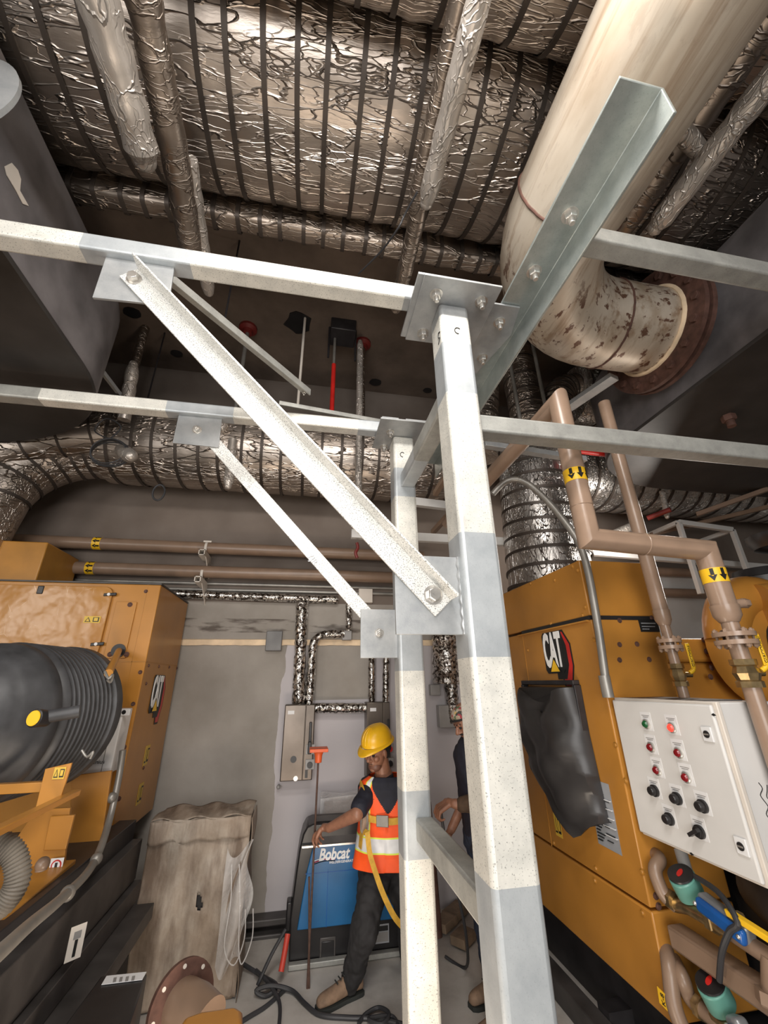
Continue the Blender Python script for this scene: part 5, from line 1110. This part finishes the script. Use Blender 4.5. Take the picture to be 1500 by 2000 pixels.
c = W(665, 1681); text('small_lettering', 'WELDER/GENERATOR', .022, (c.x + .02, YM - .003, c.z - .005), (1, 0, 0), (0, 0, 1), 'lettering_white', t, .001, .2, .0004)
a_ = W(612, 1682); b_ = W(655, 1676)
for k, mm in enumerate(('lettering_white', 'red_paint', 'lettering_black')):
    dd = V((0, 0, -.010 * k)); obj('swoosh', G().tube(smooth_path([a_ + dd + V((0, -.002, 0)), a_ * .5 + b_ * .5 + dd + V((0, -.002, .012)), b_ + dd + V((0, -.002, .004))], 5), .003, 6), mm, t)
for px in (582, 640): c = W(px, 1700)
obj('panel_crease', G().box(W(640, 1700).x, W(640, 1700).x + .004, YM - .001, YM + .01, ptop[-1].z, ptop[0].z - .15).box(W(597, 1700).x, xr - .06, YM - .001, YM + .01, ptop[0].z - .17, ptop[0].z - .166), 'blue_handle', t)
c = W(742, 1828); deco(t, 'rating_plate', c + V((0, .028, 0)), (1, 0, 0), (0, 0, 1), [('label_silver', rect(-.075, .075, -.055, .055)), ('lettering_black', rect(-.068, .068, .015, .045)), ('grey_box', rect(-.068, .068, -.045, .008))])
c = W(640, 1866); obj('access_hatch', G().box(c.x - .06, c.x + .06, YM + .022, YM + .035, c.z - .09, c.z + .09), 'dark_steel', t, .01); obj('hatch_recess', G().box(c.x - .045, c.x + .045, YM + .016, YM + .024, c.z - .07, c.z + .07), 'black_plastic', t, .005)
obj('left_handle', G().box(out[1].x - .03, out[1].x + .01, YM + .06, YM + .16, W(566, 1830).z, W(566, 1770).z), 'black_plastic', t, .01)
zb = W(563, 1886).z
obj('base_rail', G().box(out[0].x - .0, xr + .02, YM - .03, YM + .02, zb - .02, zb + .012), 'galv_dull', t, .005)
for sx in (out[0].x + .09, xr - .12):
    obj('foot', G().prism([(sx - .09, YM - .02, zb - .02), (sx + .09, YM - .02, zb - .02), (sx + .06, YM - .02, FLOOR), (sx - .09, YM - .02, FLOOR)], (0, .10, 0)), 'black_steel', t, .004)
    obj('foot', G().prism([(sx - .09, YM + .20, zb - .02), (sx + .09, YM + .20, zb - .02), (sx + .06, YM + .20, FLOOR), (sx - .09, YM + .20, FLOOR)], (0, .10, 0)), 'black_steel', t, .004)
# plastic wrapped bundle on top/behind
q0 = at(628, 1560, y=4.3); q1 = at(715, 1640, y=4.3)
t = thing('wrapped_bundle', (q0.x + .15, 4.35, q1.z), 'cardboard bundle in clear plastic behind the blue welder', 'bundle')
obj('carton', G().box(q0.x + .03, q1.x + .12, 4.33, 4.45, -1.6, q0.z - .03), 'tan_dim', t, .01)
obj('plastic_wrap', G().rings([[(q0.x - .01 + .01 * math.sin(k), y, z) for k, (y, z) in enumerate(((4.31, -1.5), (4.47, -1.5), (4.47, q0.z + .02), (4.30, q0.z)))], [(q0.x + .2, y, z) for y, z in ((4.30, -1.5), (4.47, -1.5), (4.47, q0.z + .0), (4.30, q0.z + .01))], [(q1.x + .14, y, z) for y, z in ((4.31, -1.5), (4.47, -1.5), (4.47, q0.z + .03), (4.31, q0.z + .02))]]), 'plastic_film', t)
# rod with orange cap
p0 = at(622, 1478, y=3.76); p1 = V((at(600, 1935, y=3.76).x, 3.76, FLOOR))
t = thing('steel_rod', p1, 'thin upright rebar with orange safety cap held by the worker', 'rod'); obj('rebar', G().cyl(p1, p0, .0075, n=10), 'rebar', t)
obj('rebar', G().cyl(p1 + V((.012, 0, 0)), p0 + V((-.03, .0, -.75)), .007, n=10), 'rebar', t)
obj('safety_cap', G().lathe(p0 + V((0, 0, -.04)), (0, 0, 1), [(0, .026), (.05, .030), (.07, .038), (.075, .046)], 20).obox(p0 + V((0, 0, .05)), (.072, 0, 0), (0, .072, 0), (0, 0, .012)), 'orange_cap', t, .003)
# cables on the floor
def cable(lab, pts, r, mat='cable', z=FLOOR):
    P = [at(a, b_, z=z + r) if len(q_) == 2 else at(a, b_, z=z + q_[2]) for q_ in pts for a, b_ in [q_[:2]]]
    o = obj('cable', G().tube(smooth_path(P, 7), r, 10), mat); tag(o, lab, 'cable', 'black cables lying on the floor'); return o
cable('black cable looping on the floor from the crate to the rear column', [(470, 1880, .05), (510, 1905, .02), (540, 1925, .03), (520, 1945), (500, 1935, .04), (530, 1925, .05), (570, 1935, .02), (595, 1960), (625, 1982), (680, 1988), (740, 1990), (800, 2005)], .013)
cable('black cable dropping from the welder and running off the bottom edge', [(500, 1895, .06), (520, 1915, .05), (545, 1955, .02), (545, 2005)], .011)
cable('loop of black cable at the bottom centre', [(700, 2000), (715, 1980, .02), (740, 1968, .03), (760, 1980, .04), (745, 2000, .03), (720, 1990, .03), (765, 1985, .02), (780, 2010)], .011)
A = [at(558, 1815, y=3.9), at(530, 1865, y=3.85), at(505, 1895, y=3.8)]; A[-1].z = FLOOR + .03
o = obj('cable', G().tube(smooth_path(A, 6), .012, 10), 'cable'); tag(o, 'black cable slanting from the welder side to the floor', 'cable')
A = [at(562, 1824, y=3.88), at(556, 1860, y=3.84), at(549, 1898, y=3.8)]; o = obj('red_cable', G().tube(smooth_path(A, 6), .019, 12), 'cable_red'); tag(o, 'thick red cable sleeve hanging at the left of the welder', 'cable')
cable('black cable running left from the floor coil toward the crate', [(560, 1930), (520, 1965), (488, 1985), (440, 2015)], .012)
o = obj('pipe_offcut', G().cyl((1.18, 4.15, FLOOR), (1.16, 4.22, -1.0), .045), 'rust'); tag(o, 'rust brown pipe offcut upright between the columns', 'pipe')
for k, (px, py, s_) in enumerate([(890, 1780, .12), (870, 1800, .10), (905, 1830, .09)]):
    c = at(px, py, z=FLOOR + .04); o = obj('timber_scrap', G().obox(c, (s_ * .8, s_ * .7, .0), (-.04, .05, 0), (0, .01, .025)), 'wood', None, .004); tag(o, ('timber scrap farthest back between the columns', 'timber scrap beside the rust brown pipe offcut', 'timber scrap nearest the second person')[k], 'scrap', 'timber scraps on the floor')
# ------------------------------------------------------------------ people
def remesh(o, vox, smooth=6, disp=0):
    m_ = o.modifiers.new('remesh', 'REMESH'); m_.mode = 'VOXEL'; m_.voxel_size = vox; m_.use_smooth_shade = True
    m_ = o.modifiers.new('smooth', 'SMOOTH'); m_.iterations = smooth; m_.factor = .5
    if disp:
        tx = bpy.data.textures.get('folds') or bpy.data.textures.new('folds', 'CLOUDS'); tx.noise_scale = .09; tx.noise_depth = 2
        m_ = o.modifiers.new('folds', 'DISPLACE'); m_.texture = tx; m_.texture_coords = 'GLOBAL'; m_.strength = disp; m_.mid_level = .5
    return o
class Fr:
    def __init__(s, o, f, up=(0, 0, 1)):
        s.o = V(o); s.f = V(f).normalized(); s.s = V(up).cross(s.f).normalized(); s.u = s.f.cross(s.s).normalized()
        s.R = Matrix((s.f, s.s, s.u)).transposed()
    def p(s, f, l, u): return s.o + s.f * f + s.s * l + s.u * u
def head(g, F_, neck):
    B = lambda f, l, u, r, n=14: g.ball(F_.p(f, l, u), r, n, rot=F_.R)
    B(-.012, 0, .035, (.098, .077, .092)); B(.022, 0, -.02, (.070, .066, .088)); B(.034, 0, -.075, (.052, .050, .042)); B(.066, 0, -.098, (.026, .028, .020))
    g.cap(F_.p(.082, -.034, .022), F_.p(.082, .034, .022), .014, .014, 7)          # brow
    g.cap(F_.p(.090, 0, .010), F_.p(.112, 0, -.024), .010, .0155, 7)                # nose
    for l in (-1, 1):
        g.cap(F_.p(.100, l * .010, -.030), F_.p(.094, l * .017, -.030), .009, .007, 6)
        B(.066, l * .044, -.022, (.024, .020, .022)); B(-.002, l * .078, -.008, (.018, .009, .031))
    g.cap(F_.p(.084, -.020, -.062), F_.p(.084, .020, -.062), .007, .007, 6); g.cap(F_.p(.086, -.016, -.052), F_.p(.086, .016, -.052), .006, .006, 6)
    g.cap(F_.p(-.03, 0, -.05), neck, .058, .064, 10)
def hand(g, wrist, P, d, n_, curl=(.5, .9, .8), s_=1.0, flip=1):
    d = V(d).normalized(); n_ = V(n_); n_ = (n_ - d * n_.dot(d)).normalized(); l = d.cross(n_) * flip; P = V(P)
    for k in range(4): g.cap(P - d * .04 * s_ + l * (k - 1.5) * .014 * s_, P + d * .042 * s_ + l * (k - 1.5) * .0215 * s_, .015 * s_, .0125 * s_, 7)
    g.cap(wrist, P - d * .035 * s_, .026 * s_, .024 * s_, 9)
    for k, L in enumerate((.9, 1.05, 1.0, .8)):
        a = P + d * .045 * s_ + l * (k - 1.5) * .0235 * s_; ang = 0
        for seg, (ln, c) in enumerate(zip((.042, .028, .022), curl)):
            ang += c + .05 * k; dd = d * math.cos(ang) + n_ * math.sin(ang); b_ = a + dd * ln * L * s_; g.cap(a, b_, (.0098 - .0009 * seg) * s_, (.0092 - .0011 * seg) * s_, 7); a = b_
    a = P - d * .022 * s_ - l * .03 * s_; b_ = a + (-l * .55 + d * .6 + n_ * .45).normalized() * .042 * s_; c = b_ + (-l * .05 + d * .65 + n_ * .75).normalized() * .034 * s_
    g.cap(P - d * .03 * s_, a, .020 * s_, .016 * s_, 7); g.cap(a, b_, .015 * s_, .012 * s_, 7); g.cap(b_, c, .0115 * s_, .009 * s_, 7)
# ---- worker with yellow helmet
t = thing('person', (.62, 3.7, FLOOR), 'person in yellow helmet and orange safety vest leaning on the blue welder', 'person')
hf = V((-.72, -.60, -.20)); Hd = Fr(at(737, 1468, y=3.56), hf, (-.05, -.1, 1))
nk = V((.665, 3.62, -.665))
shR = V((.525, 3.60, -.765)); shL = V((.885, 3.64, -.765))
elR = at(697, 1590, y=3.47); wrR = at(643, 1617, y=3.62)
gr = at(611, 1628, y=3.76)
pel = V((.69, 3.70, -1.26)); hpR = V((.60, 3.68, -1.30)); hpL = V((.80, 3.72, -1.30))
knR = at(712, 1815, y=3.52); anR = at(686, 1920, y=3.62); knL = V((.84, 3.62, -1.55)); anL = V((.88, 3.82, -1.80))
g = G(); head(g, Hd, nk + V((0, 0, -.02)))
g.cap(nk, V((.70, 3.65, -.95)), .07, .14, 10); g.cap(V((.70, 3.65, -.95)), pel, .12, .09, 10)
g.cap(shR, shL, .055, .055, 8); g.cap(shR, elR, .058, .046, 10); g.cap(elR, wrR, .046, .030, 10)
g.cap(shL, V((.98, 3.66, -1.02)), .058, .046, 10); g.cap(V((.98, 3.66, -1.02)), V((.95, 3.68, -1.24)), .044, .03, 10)
hd_ = (gr - wrR).normalized()
hand(g, wrR, wrR + hd_ * .092 + V((0, 0, .006)), (hd_ + V((0, 0, -.25))), (-.1, .35, -.9), (.55, .75, .6), 1.05, -1)
hand(g, V((.95, 3.68, -1.24)), V((.945, 3.68, -1.32)), (0, -.2, -1), (-1, 0, 0), (.3, .4, .4))
g.cap(hpR, knR, .07, .05, 10); g.cap(knR, anR, .052, .036, 10); g.cap(hpL, knL, .08, .058, 10); g.cap(knL, anL, .052, .036, 10)
remesh(obj('body', g, 'skin', t, recalc=False), .004, 4)
for l in (-1, 1):
    obj('eye', G().ball(Hd.p(.083, l * .031, .003), .011, 8), 'hair', t)
    obj('eyebrow', G().cap(Hd.p(.094, l * .016, .026), Hd.p(.082, l * .048, .026), .005, .004, 6), 'hair', t)
gh = G().ball(Hd.p(-.028, 0, .03), (.092, .082, .088), 14, rot=Hd.R).ball(Hd.p(-.05, 0, -.01), (.06, .074, .07), 12, rot=Hd.R)
remesh(obj('hair', gh, 'hair', t, recalc=False), .006, 3)
obj('mouth_line', G().cap(Hd.p(.0905, -.018, -.0575), Hd.p(.0905, .018, -.0575), .0018, .0018, 5), 'hair', t)
gb = G().ball(Hd.p(.044, 0, -.084), (.048, .054, .038), 12, rot=Hd.R); remesh(obj('stubble', gb, 'skin_dark', t, recalc=False), .005, 3)
# helmet
hu = (Hd.u + Hd.f * .10).normalized(); HF = Fr(Hd.p(-.006, 0, .070), Hd.f - Hd.f.dot(hu) * hu, hu)
rs = []
for k in range(14):
    a = PI / 2 * k / 13; rr_ = max(0, math.cos(a)) ** .75; z = .118 * math.sin(a) ** .95; ring = []
    for i in range(48):
        ph = 2 * PI * i / 48; rf, rl = .137, .112; ridge = 1 + .035 * math.exp(-((math.sin(ph)) / .16) ** 2) * math.sin(2 * a)
        ring.append(HF.p(rf * rr_ * math.cos(ph), rl * rr_ * math.sin(ph), z * ridge + .004))
    rs.append(ring)
hl = obj('helmet', G().rings(rs), 'hat_yellow', t, sharp=70)
rs = []
for r_, z in ((1.0, .006), (1.07, .000), (1.12, -.006), (1.12, -.012), (.98, -.006)):
    ring = []
    for i in range(48):
        ph = 2 * PI * i / 48; pk = max(0, math.cos(ph)) ** 3 * .045 * (r_ - .98) / .14; ring.append(HF.p(.137 * r_ * math.cos(ph) + pk, .112 * r_ * math.sin(ph), z - pk * .35))
    rs.append(ring)
obj('brim', G().rings(rs, caps=False), 'hat_yellow', hl, sharp=60)
for l in (-.3, 0, .3): obj('helmet_ridge', G().tube([HF.p(.137 * max(0, math.cos(a)) ** .75 * math.cos(l) * .98, .112 * max(0, math.cos(a)) ** .75 * math.sin(l) * .98, .004 + .118 * math.sin(a) ** .95 + .002) for a in [.15 + .09 * k for k in range(14)]], .004, 6), 'hat_yellow', hl)
# torso
tz = [(-.650, .080, .070, .675, 3.62), (-.670, .125, .090, .685, 3.625), (-.695, .185, .110, .70, 3.63), (-.74, .208, .125, .70, 3.635), (-.85, .205, .130, .705, 3.64), (-.95, .20, .130, .70, 3.65), (-1.06, .195, .128, .695, 3.66), (-1.15, .20, .132, .69, 3.67), (-1.235, .215, .145, .685, 3.68)]
def tor(z):
    for a, b_ in zip(tz, tz[1:]):
        if z >= b_[0]: f = (a[0] - z) / (a[0] - b_[0]); return [a[i] + (b_[i] - a[i]) * f for i in range(5)]
    return list(tz[-1])
yawb = .22
def surf(ph, z, off=0):     # ph = 0 faces the viewer, positive toward the viewer's right
    _, rx, ry, cx, cy = tor(z); e = 2.4; c, s_ = math.cos(ph), math.sin(ph)
    x = (rx + off) * math.copysign(abs(s_) ** (2 / e), s_); y = -(ry + off) * math.copysign(abs(c) ** (2 / e), c)
    return V((cx + x * math.cos(yawb) + y * math.sin(yawb) * 1.0, cy - x * math.sin(yawb) + y * math.cos(yawb), z))
g = G(); nph, nz = 240, 170; zs = [-.665 - (1.225 - .665) * i / (nz - 1) for i in range(nz)]; mats_ = ['vest_orange', 'vest_lime', 'vest_silver', 'navy']
rs = []
for i, z in enumerate(zs):
    rs.append([surf(2 * PI * k / nph, z, .018 + .014 * i / nz + .004 * math.sin(k * .175 + z * 22) * min(1, i / 60)) for k in range(nph)])
g.rings(rs, caps=False); g.m = []
for i in range(nz - 1):
    for k in range(nph):
        ph = 2 * PI * (k + .5) / nph; ph = ph - 2 * PI if ph > PI else ph; z = zs[i]; a = abs(ph); x = a * .14; m_ = 0
        if a < 2.2:
            vw = .62 * max(0, (z + .885) / .22) ** 1.0
            if z > -.885 and a < vw: m_ = 3
            elif .52 < a < .82 and z > -1.05: m_ = 1 if (a < .58 or a > .76) else 2
        if a > 1.22 and a < 2.0 and z > -.87: m_ = 3
        if -1.115 < z < -1.035: m_ = 2
        elif -1.125 < z < -1.025: m_ = 1
        g.m.append(m_)
vs = obj('vest', g, mats_, t, recalc=False); vs.modifiers.new('solid', 'SOLIDIFY').thickness = .004
gs = G().cap(shR + V((.02, 0, 0)), shR.lerp(elR, .72), .068, .066, 12).cap(shL + V((-.03, 0, 0)), V((.975, 3.66, -.95)), .070, .066, 12).cap(shR, shL, .055, .055, 10).cap(V((.69, 3.63, -.82)), V((.69, 3.66, -1.1)), .11, .11, 10)
gs.lathe(nk + V((0, .0, -.035)), (Hd.p(-.03, 0, -.05) - nk), [(0, .082), (.03, .080), (.045, .074)], 20)
remesh(obj('shirt', gs, 'navy', t, recalc=False), .007, 4, .02)
for sgn in (-1, 1):   # open collar
    a_ = surf(.62 * sgn, -.668, .01); b_ = surf(.10 * sgn, -.80, .016); c_ = surf(.42 * sgn, -.80, .022); d_ = surf(.95 * sgn, -.69, .015)
    obj('collar', G().prism([a_, b_, c_, d_], (0, -.006, .004)), 'navy', t, .002)
nv = G().prism([surf(-.33, -.700, .014), surf(.33, -.700, .014), surf(0.02, -.835, .016)], (0, -.004, 0)); obj('chest_opening', nv, 'skin', t)
def strapband(name, ph_z, w_, off, mat, parent, th=.004):
    P = [surf(p, z, off + .018) for p, z in ph_z]; P = smooth_path(P, 5); rs = []
    for i, p in enumerate(P):
        d = (P[min(i + 1, len(P) - 1)] - P[max(i - 1, 0)]).normalized(); c = V((tor(p.z)[3], tor(p.z)[4], p.z)); n_ = (p - c).normalized(); s_ = d.cross(n_).normalized() * w_ / 2
        rs.append([p - s_, p + s_, p + s_ + n_ * th, p - s_ + n_ * th])
    return obj(name, G().rings(rs), mat, parent)
hr = strapband('harness_strap', [(-1.15, -.70), (-.78, -.74), (-.70, -.82), (-.75, -.90), (-.85, -1.0), (-.9, -1.10)], .045, .018, 'harness', t)
strapband('harness_strap', [(1.1, -.70), (.72, -.74), (.62, -.84), (.60, -.93), (.70, -1.0)], .045, .018, 'harness', t)
strapband('harness_strap', [(.70, -.99), (.95, -1.06), (1.25, -1.18)], .045, .020, 'black_plastic', t)['label'] = 'black lower harness strap'
strapband('chest_strap', [(-.72, -.905), (-.3, -.915), (.1, -.925), (.62, -.91)], .042, .024, 'harness', t)
for ph, z, w_, h_, mm in ((-.10, -.92, .045, .035, 'conduit'), (.60, -.905, .035, .03, 'black_plastic'), (-.74, -.80, .03, .022, 'black_plastic'), (.62, -.985, .03, .03, 'black_plastic'), (.66, -.87, .03, .012, 'black_plastic'), (-.74, -.91, .03, .03, 'black_plastic')):
    p = surf(ph, z, .052); n_ = (p - V((tor(z)[3], tor(z)[4], z))).normalized(); s_ = n_.cross(V((0, 0, 1))).normalized()
    obj('buckle', G().obox(p, s_ * w_, n_ * .005, V((0, 0, h_))), mm, t, .004)
cb = surf(-.62, -.91, .066); obj('carabiner', G().tube(smooth_path([cb + V((0, 0, .05)), cb + V((.022, -.01, .02)), cb + V((.018, -.01, -.05)), cb + V((0, -.01, -.085)), cb + V((-.022, -.01, -.05)), cb + V((-.02, -.01, .02)), cb + V((0, 0, .05))], 5), .008, 8), 'bolt_metal', t)
obj('lanyard_hook', G().obox(cb + V((.0, -.012, -.03)), (.016, 0, 0), (0, .008, 0), (0, 0, .055)), 'tan_paint', t, .006)
lp_ = [cb + V((0, -.02, -.09)), at(717, 1625, y=3.44), at(722, 1665, y=3.42), at(732, 1700, y=3.42), at(748, 1745, y=3.42), at(770, 1790, y=3.43), at(792, 1816, y=3.45)]
P = smooth_path(lp_, 6); rs = []
for i, p in enumerate(P):
    d = (P[min(i + 1, len(P) - 1)] - P[max(i - 1, 0)]).normalized(); s_ = d.cross(V((0, 1, 0))).normalized() * .017; rs.append([p - s_, p + s_, p + s_ + V((0, .004, 0)), p - s_ + V((0, .004, 0))])
obj('lanyard', G().rings(rs), 'harness', t)
# trousers and boots
gt = G().cap(V((.60, 3.68, -1.22)), V((.78, 3.70, -1.22)), .11, .11, 12).cap(hpR + V((.01, 0, .02)), knR, .118, .088, 12).cap(knR, anR + V((0, 0, .02)), .088, .072, 12).cap(hpL, knL, .12, .09, 12).cap(knL, anL, .09, .075, 12)
remesh(obj('trousers', gt, 'trousers', t, recalc=False), .009, 4, .05)
def boot(parent, an, toe, heel=None, mat='boot'):
    an = V(an); toe = V(toe); d = V((toe.x - an.x, toe.y - an.y, 0)).normalized(); s_ = V((-d.y, d.x, 0)); z0 = FLOOR + .012
    L = (V((toe.x, toe.y, 0)) - V((an.x, an.y, 0))).length
    prof = [(-.075, .032, .075), (-.06, .042, .115), (-.01, .043, .125), (.05, .042, .10), (.11, .048, .075), (.16, .050, .068), (.20, .042, .060), (.225, .024, .045)]
    k = L / .2; rs = []
    for f, w_, h_ in prof:
        c = V((an.x, an.y, z0)) + d * f * k; rs.append([c + s_ * w_ * math.cos(a) * (1 if math.sin(a) < 0 else .96) + V((0, 0, h_ * (.5 + .5 * math.sin(a) if math.sin(a) > -.7 else .15))) for a in [2 * PI * i / 20 for i in range(20)]])
    o = obj('boot', G().rings(rs), mat, parent, sharp=60); o.modifiers.new('sub', 'SUBSURF').render_levels = 1
    rs = []
    for z in (FLOOR + .001, FLOOR + .022):
        rs.append([V((an.x, an.y, z)) + d * f * k + s_ * w_ * 1.08 * sg for sg, pr in ((1, prof), (-1, prof[::-1])) for f, w_, h_ in pr])
    obj('sole', G().rings(rs), 'sole', o)
    obj('boot_shaft', G().lathe(V((an.x, an.y, z0 + .07)) - d * .01, V((0, 0, 1)), [(0, .05), (.05, .052), (.10, .056)], 20), mat, o)
    for k2 in range(4): c = V((an.x, an.y, z0 + .125 - .012 * k2)) + d * (.035 + .022 * k2) * k; obj('lace', G().cap(c - s_ * .02, c + s_ * .02, .004, .004, 6), 'sole', o)
boot(t, (anR.x - .0, anR.y, 0), (anR.x - .20, anR.y - .08, 0)); boot(t, (anL.x, anL.y, 0), (anL.x - .05, anL.y - .20, 0))
# ---- second person, profile, behind the nearest column
t = thing('person', (1.3, 3.2, FLOOR), 'person in flowered cap and dark shirt half hidden between the columns, looking down', 'person')
Hd = Fr(at(912, 1408, y=3.17), (-.86, -.12, -.50), (0, 0, 1)); nk = V((1.27, 3.19, -.36))
g = G(); head(g, Hd, nk + V((0, 0, -.02)))
sh = V((1.25, 3.08, -.47)); sh2 = V((1.32, 3.46, -.46)); el = V((1.30, 2.99, -.76)); wr = at(888, 1570, y=3.10); pm = at(868, 1573, y=3.14)
g.cap(nk, V((1.30, 3.22, -.7)), .07, .13, 10).cap(V((1.30, 3.22, -.7)), V((1.33, 3.22, -.98)), .13, .14, 10).cap(sh, sh2, .055, .055, 8).cap(sh, el, .055, .045, 10).cap(el, wr, .045, .030, 10).cap(sh2, V((1.30, 3.5, -.78)), .055, .045).cap(V((1.30, 3.5, -.78)), V((1.12, 3.42, -.98)), .04, .03)
hand(g, wr, pm, (-.9, .1, -.45), (.1, .25, -1), (.75, 1.0, .8), 1.05, 1); hand(g, V((1.12, 3.42, -.98)), V((1.05, 3.40, -1.02)), (-1, 0, -.3), (0, 0, -1))
g.cap(V((1.31, 3.12, -1.0)), V((1.24, 3.10, -1.42)), .085, .06).cap(V((1.24, 3.10, -1.42)), V((1.27, 3.14, -1.78)), .055, .04).cap(V((1.33, 3.32, -1.0)), V((1.30, 3.35, -1.42)), .085, .06).cap(V((1.30, 3.35, -1.42)), V((1.36, 3.42, -1.78)), .055, .04)
remesh(obj('body', g, 'skin', t, recalc=False), .004, 4)
for l in (-1, 1): obj('eye', G().ball(Hd.p(.083, l * .031, .003), .011, 8), 'hair', t)
for l in (-1, 1): obj('eyebrow', G().cap(Hd.p(.094, l * .016, .026), Hd.p(.082, l * .048, .026), .005, .004, 6), 'hair', t)
obj('moustache', G().cap(Hd.p(.092, -.022, -.044), Hd.p(.092, .022, -.044), .007, .007, 6), 'hair', t)
gc = G(); rs = []
for k in range(12):
    a = PI / 2 * k / 11; rs.append([Hd.p(-.015 + .112 * max(0, math.cos(a)) ** .8 * math.cos(p), .092 * max(0, math.cos(a)) ** .8 * math.sin(p), .035 + .085 * math.sin(a) + .02 * math.cos(a) * (1 if math.cos(p) > 0 else -1) * abs(math.cos(p))) for p in [2 * PI * i / 36 for i in range(36)]])
cp = obj('flowered_cap', gc.rings(rs), 'flower_cloth', t, sharp=80)
obj('cap_band', G().tube([Hd.p(-.015 + .116 * math.cos(p), .096 * math.sin(p), .040 + .02 * math.cos(p)) for p in [2 * PI * i / 36 for i in range(37)]], .007, 8), 'hair', cp)
gs = G().cap(sh, el, .078, .070, 12).cap(sh2, V((1.30, 3.5, -.70)), .078, .07, 12).cap(sh, sh2, .075, .075, 10).cap(V((1.27, 3.2, -.50)), V((1.32, 3.22, -.95)), .15, .165, 12).cap(V((1.27, 3.30, -.52)), V((1.32, 3.30, -.95)), .13, .15, 12)
gs.lathe(nk + V((0, 0, -.04)), (-.2, 0, 1), [(0, .09), (.04, .086), (.05, .08)], 18)
remesh(obj('shirt', gs, 'navy', t, recalc=False), .008, 4, .02)
remesh(obj('sleeve_guard', G().cap(el + V((0, 0, .02)), el.lerp(wr, .8), .078, .048, 12), 'sleeve_brown', t, recalc=False), .006, 3, .02)
gt = G().cap(V((1.32, 3.18, -.98)), V((1.33, 3.30, -.98)), .165, .165, 12).cap(V((1.31, 3.12, -1.02)), V((1.24, 3.10, -1.42)), .13, .095, 12).cap(V((1.24, 3.10, -1.42)), V((1.27, 3.14, -1.80)), .092, .085, 12).cap(V((1.33, 3.32, -1.02)), V((1.30, 3.35, -1.42)), .13, .095, 12).cap(V((1.30, 3.35, -1.42)), V((1.36, 3.42, -1.80)), .092, .085, 12)
remesh(obj('jeans', gt, 'denim', t, recalc=False), .009, 4, .05)
boot(t, (1.27, 3.14, 0), (1.08, 3.08, 0)); boot(t, (1.36, 3.42, 0), (1.17, 3.36, 0))
c0 = pm + V((-.03, -.01, -.03)); o = obj('cable', G().tube(smooth_path([c0, c0 + V((.02, 0, -.15)), c0 + V((.12, .1, -.5)), c0 + V((.22, .3, -.8)), V((1.25, 3.7, FLOOR + .02)), V((1.15, 3.85, FLOOR + .02))], 6), .010, 8), 'cable'); tag(o, 'dark cable hanging from the fist of the second person to the floor', 'cable')
